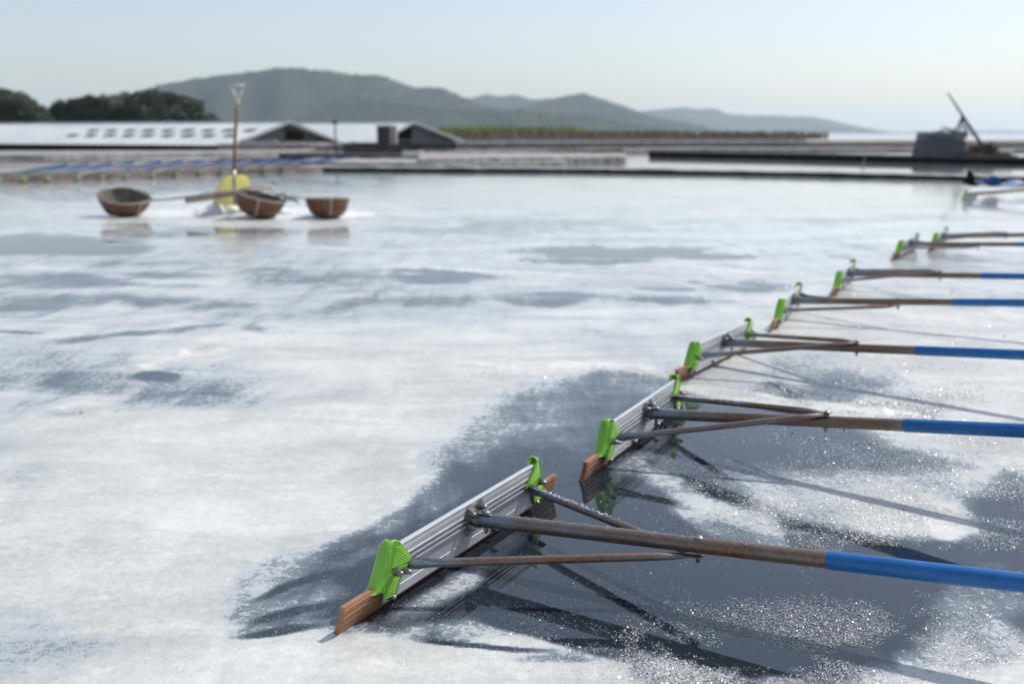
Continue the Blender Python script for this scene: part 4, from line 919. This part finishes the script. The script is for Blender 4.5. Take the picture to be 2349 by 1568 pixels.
# ---------------------------------------------------------------- trees at left
def tree_mesh(seed, H=5.4, W_=2.6):
    r = random.Random(seed); tb = MB()
    tb.tube([(0, 0, -.3), (.05, .02, H*.35), (-.04, .05, H*.62), (.03, 0, H*.92)], [.17, .13, .09, .03], 8)
    lobes = []
    for i in range(13):
        a = r.uniform(0, 6.28); h_ = r.uniform(.28, .88); rad = W_*(.62-.45*abs(h_-.5))*r.uniform(.45, 1)
        c0 = Vector((math.cos(a)*rad*.75, math.sin(a)*rad*.75, H*h_)); lobes.append((c0, W_*r.uniform(.22, .38)))
        tb.tube([(0, 0, H*(h_-.12)), c0*.6+Vector((0, 0, c0.z*.36)), c0], [.05, .035, .015], 5)
    lobes.append((Vector((0, 0, H*.93)), W_*.28))
    v = []; f = []
    for c0, s_ in lobes:
        for k_ in range(190):
            d = Vector((r.gauss(0, 1), r.gauss(0, 1), r.gauss(0, 1))).normalized(); q_ = c0+Vector((d.x, d.y, d.z*.72))*s_*(r.random()**.4)
            u_ = Vector((r.gauss(0, 1), r.gauss(0, 1), r.gauss(0, 1))).normalized(); w_ = u_.orthogonal().normalized(); z_ = r.uniform(.10, .22)
            b_ = len(v); v += [q_-u_*z_, q_+w_*z_*.6, q_+u_*z_, q_-w_*z_*.6]; f.append((b_, b_+1, b_+2, b_+3))
    return tb, v, f
protos = []
for s_ in (1, 2, 3):
    tb, v, f = tree_mesh(s_, 5.4, 2.7+.2*s_)
    root = empty('pine_tree', (0, 0, 0)); tb.build('trunk', M['trunk'], root, smooth=True); mobj('crown', v, f, M['leaf'], root); protos.append([root, False])
sil = [(-120, 190), (0, 198), (35, 205), (70, 218), (100, 238), (115, 243), (140, 224), (200, 218), (250, 215), (290, 208), (340, 205), (390, 207), (430, 215), (470, 235), (495, 262), (505, 276)]
sx_ = [a[0] for a in sil]; sy_ = [a[1] for a in sil]
rt = random.Random(5); spots = []
for x_ in np.arange(-110, 100, 23): spots.append((x_+rt.uniform(-6, 6), 0))
for x_ in np.arange(128, 500, 21): spots.append((x_+rt.uniform(-6, 6), 1))
for x_ in np.arange(-90, 95, 40): spots.append((x_, 2))
for x_ in np.arange(145, 470, 44): spots.append((x_, 3))
for i, (x_, row) in enumerate(spots):
    near_ = row in (0, 2); d = (125 if near_ else 140)+rt.uniform(-3, 3)-(9 if row >= 2 else 0)
    ytop = np.interp(x_, sx_, sy_)+(rt.uniform(-3, 5) if row < 2 else rt.uniform(16, 34))
    H = max(1.6, CAMH+(HY-ytop)*d/FP)
    pr = protos[i % 3]
    if not pr[1]: o = pr[0]; pr[1] = True
    else: o = copy_tree(pr[0])
    q_ = PD(x_, 305, d); k_ = H/5.75; o.location = (q_.x, d, -.1); kw_ = max(k_, .55)*rt.uniform(.95, 1.2); o.scale = (kw_, kw_, k_); o.rotation_euler = (0, 0, rt.uniform(0, 6.28))
    if near_: tag(o, 'dark evergreen tree in the clump cut by the left picture edge', 'tree', 'trees in the left edge clump')
    else: tag(o, 'dark evergreen tree in the rounded wood behind the long shed', 'tree', 'trees in the wood behind the long shed')

# ---------------------------------------------------------------- salt crystals on the near brine (too many to count)
def crystals(name, regions, seed, label):
    r = np.random.default_rng(seed); Vs = []; 
    for (x, y, rx, ry, ang, cnt, s0, tilt) in regions:
        k_ = r.normal(0, .72, (int(cnt*7), 2)); a = math.radians(ang)
        px_ = x+k_[:, 0]*rx*math.cos(a)-k_[:, 1]*ry*math.sin(a); py_ = y+k_[:, 0]*rx*math.sin(a)+k_[:, 1]*ry*math.cos(a)
        ok = (py_ > 470) & (py_ < 1700); px_ = px_[ok]; py_ = py_[ok]
        u = (px_-CX)/FP; vv = (py_-CY)/FP; tt = CAMH/(ST+vv*CT); X = u*tt; Y = (CT-vv*ST)*tt; n_ = len(X)
        s_ = s0*.36*np.exp(r.normal(0, .40, n_)); az = r.uniform(0, 2*np.pi, n_); tl_ = np.abs(r.normal(0, tilt, n_)); rot_ = r.uniform(0, 2*np.pi, n_)
        nx = np.sin(tl_)*np.cos(az); ny = np.sin(tl_)*np.sin(az); nz = np.cos(tl_)
        Nn = np.stack([nx, ny, nz], 1); U = np.cross(Nn, np.array([0.3, 1, .1])); U /= np.linalg.norm(U, axis=1)[:, None]; W2 = np.cross(Nn, U)
        c_, s2 = np.cos(rot_)[:, None], np.sin(rot_)[:, None]; U, W2 = U*c_+W2*s2, W2*c_-U*s2
        keep = vnoise(X*7, Y*7, seed+40, 4, .6)+.25*r.random(n_) > .64
        C0 = np.stack([X, Y, .0008+s_*.25], 1)
        q4 = np.stack([C0-(U+W2)*s_[:, None]*.5, C0+(U-W2)*s_[:, None]*.5, C0+(U+W2)*s_[:, None]*.5, C0-(U-W2)*s_[:, None]*.5], 1)
        Vs.append(q4[keep])
    Vs = np.concatenate(Vs).reshape(-1, 3); q_ = len(Vs)//4
    me = bpy.data.meshes.new(name); me.vertices.add(len(Vs)); me.vertices.foreach_set('co', Vs.astype(np.float32).ravel())
    me.loops.add(q_*4); me.loops.foreach_set('vertex_index', np.arange(q_*4, dtype=np.int32)); me.polygons.add(q_); me.polygons.foreach_set('loop_start', np.arange(q_, dtype=np.int32)*4); me.update()
    me.materials.append(M['crystal']); o = bpy.data.objects.new(name, me); link(o); tag(o, label, 'salt crystals', kind='stuff'); return o
crystals('salt_crystals', [(1960, 1130, 330, 100, 12, 9000, .0030, .42), (2230, 1080, 160, 120, 10, 6000, .0034, .42), (1750, 1160, 160, 50, 14, 3000, .0028, .45), (1900, 1440, 300, 90, 6, 5000, .0022, .42), (2080, 1500, 250, 70, -8, 4500, .0024, .42),
                         (1560, 1530, 130, 60, 10, 4200, .0026, .5), (2050, 1260, 240, 50, 10, 2500, .0022, .42), (2300, 1480, 160, 100, 0, 1800, .0022, .4), (1400, 1500, 200, 50, 0, 1500, .0022, .5)],
         4, 'glittering loose salt crystals around the nearest handles at right')
crystals('salt_crystals', [(2150, 790, 260, 90, 4, 5000, .0052, .42), (1920, 925, 260, 22, 8, 4000, .0045, .5), (2150, 940, 200, 50, 10, 4500, .0045, .42), (1700, 640, 420, 10, 2, 2500, .0050, .5), (1330, 860, 260, 26, 4, 2500, .0045, .5),
                         (2080, 670, 160, 16, 0, 700, .0055, .42), (2000, 575, 260, 12, 2, 350, .006, .4), (430, 812, 100, 12, -14, 800, .0055, .5), (180, 940, 60, 12, 0, 300, .005, .5), (900, 900, 500, 80, 0, 2200, .0040, .45), (900, 640, 600, 40, 0, 500, .005, .5)],
         6, 'glittering salt crystals on the ridges beyond the second rake')
crystals('salt_crystals', [(500, 1200, 600, 200, 0, 1500, .0015, .4), (700, 1450, 600, 90, 0, 1800, .0017, .3)], 9, 'scattered pale crystals on the white salt crust at left')

# ---------------------------------------------------------------- air
hz = MB(); hz.box((0, 3900, 74), (11500, 8600, 152)); o = hz.build('haze', None); tag(o, 'pale sea haze over the whole salt field', 'haze', kind='stuff')
m = bpy.data.materials.new('haze'); m.use_nodes = True; t = m.node_tree; t.nodes.clear()
vo = t.nodes.new('ShaderNodeVolumePrincipled'); vo.inputs['Density'].default_value = HD; vo.inputs['Color'].default_value = (HCOL*.76, HCOL*.90, HCOL*1.0, 1); vo.inputs['Anisotropy'].default_value = HG
ou = t.nodes.new('ShaderNodeOutputMaterial'); t.links.new(vo.outputs[0], ou.inputs['Volume']); o.data.materials.append(m)
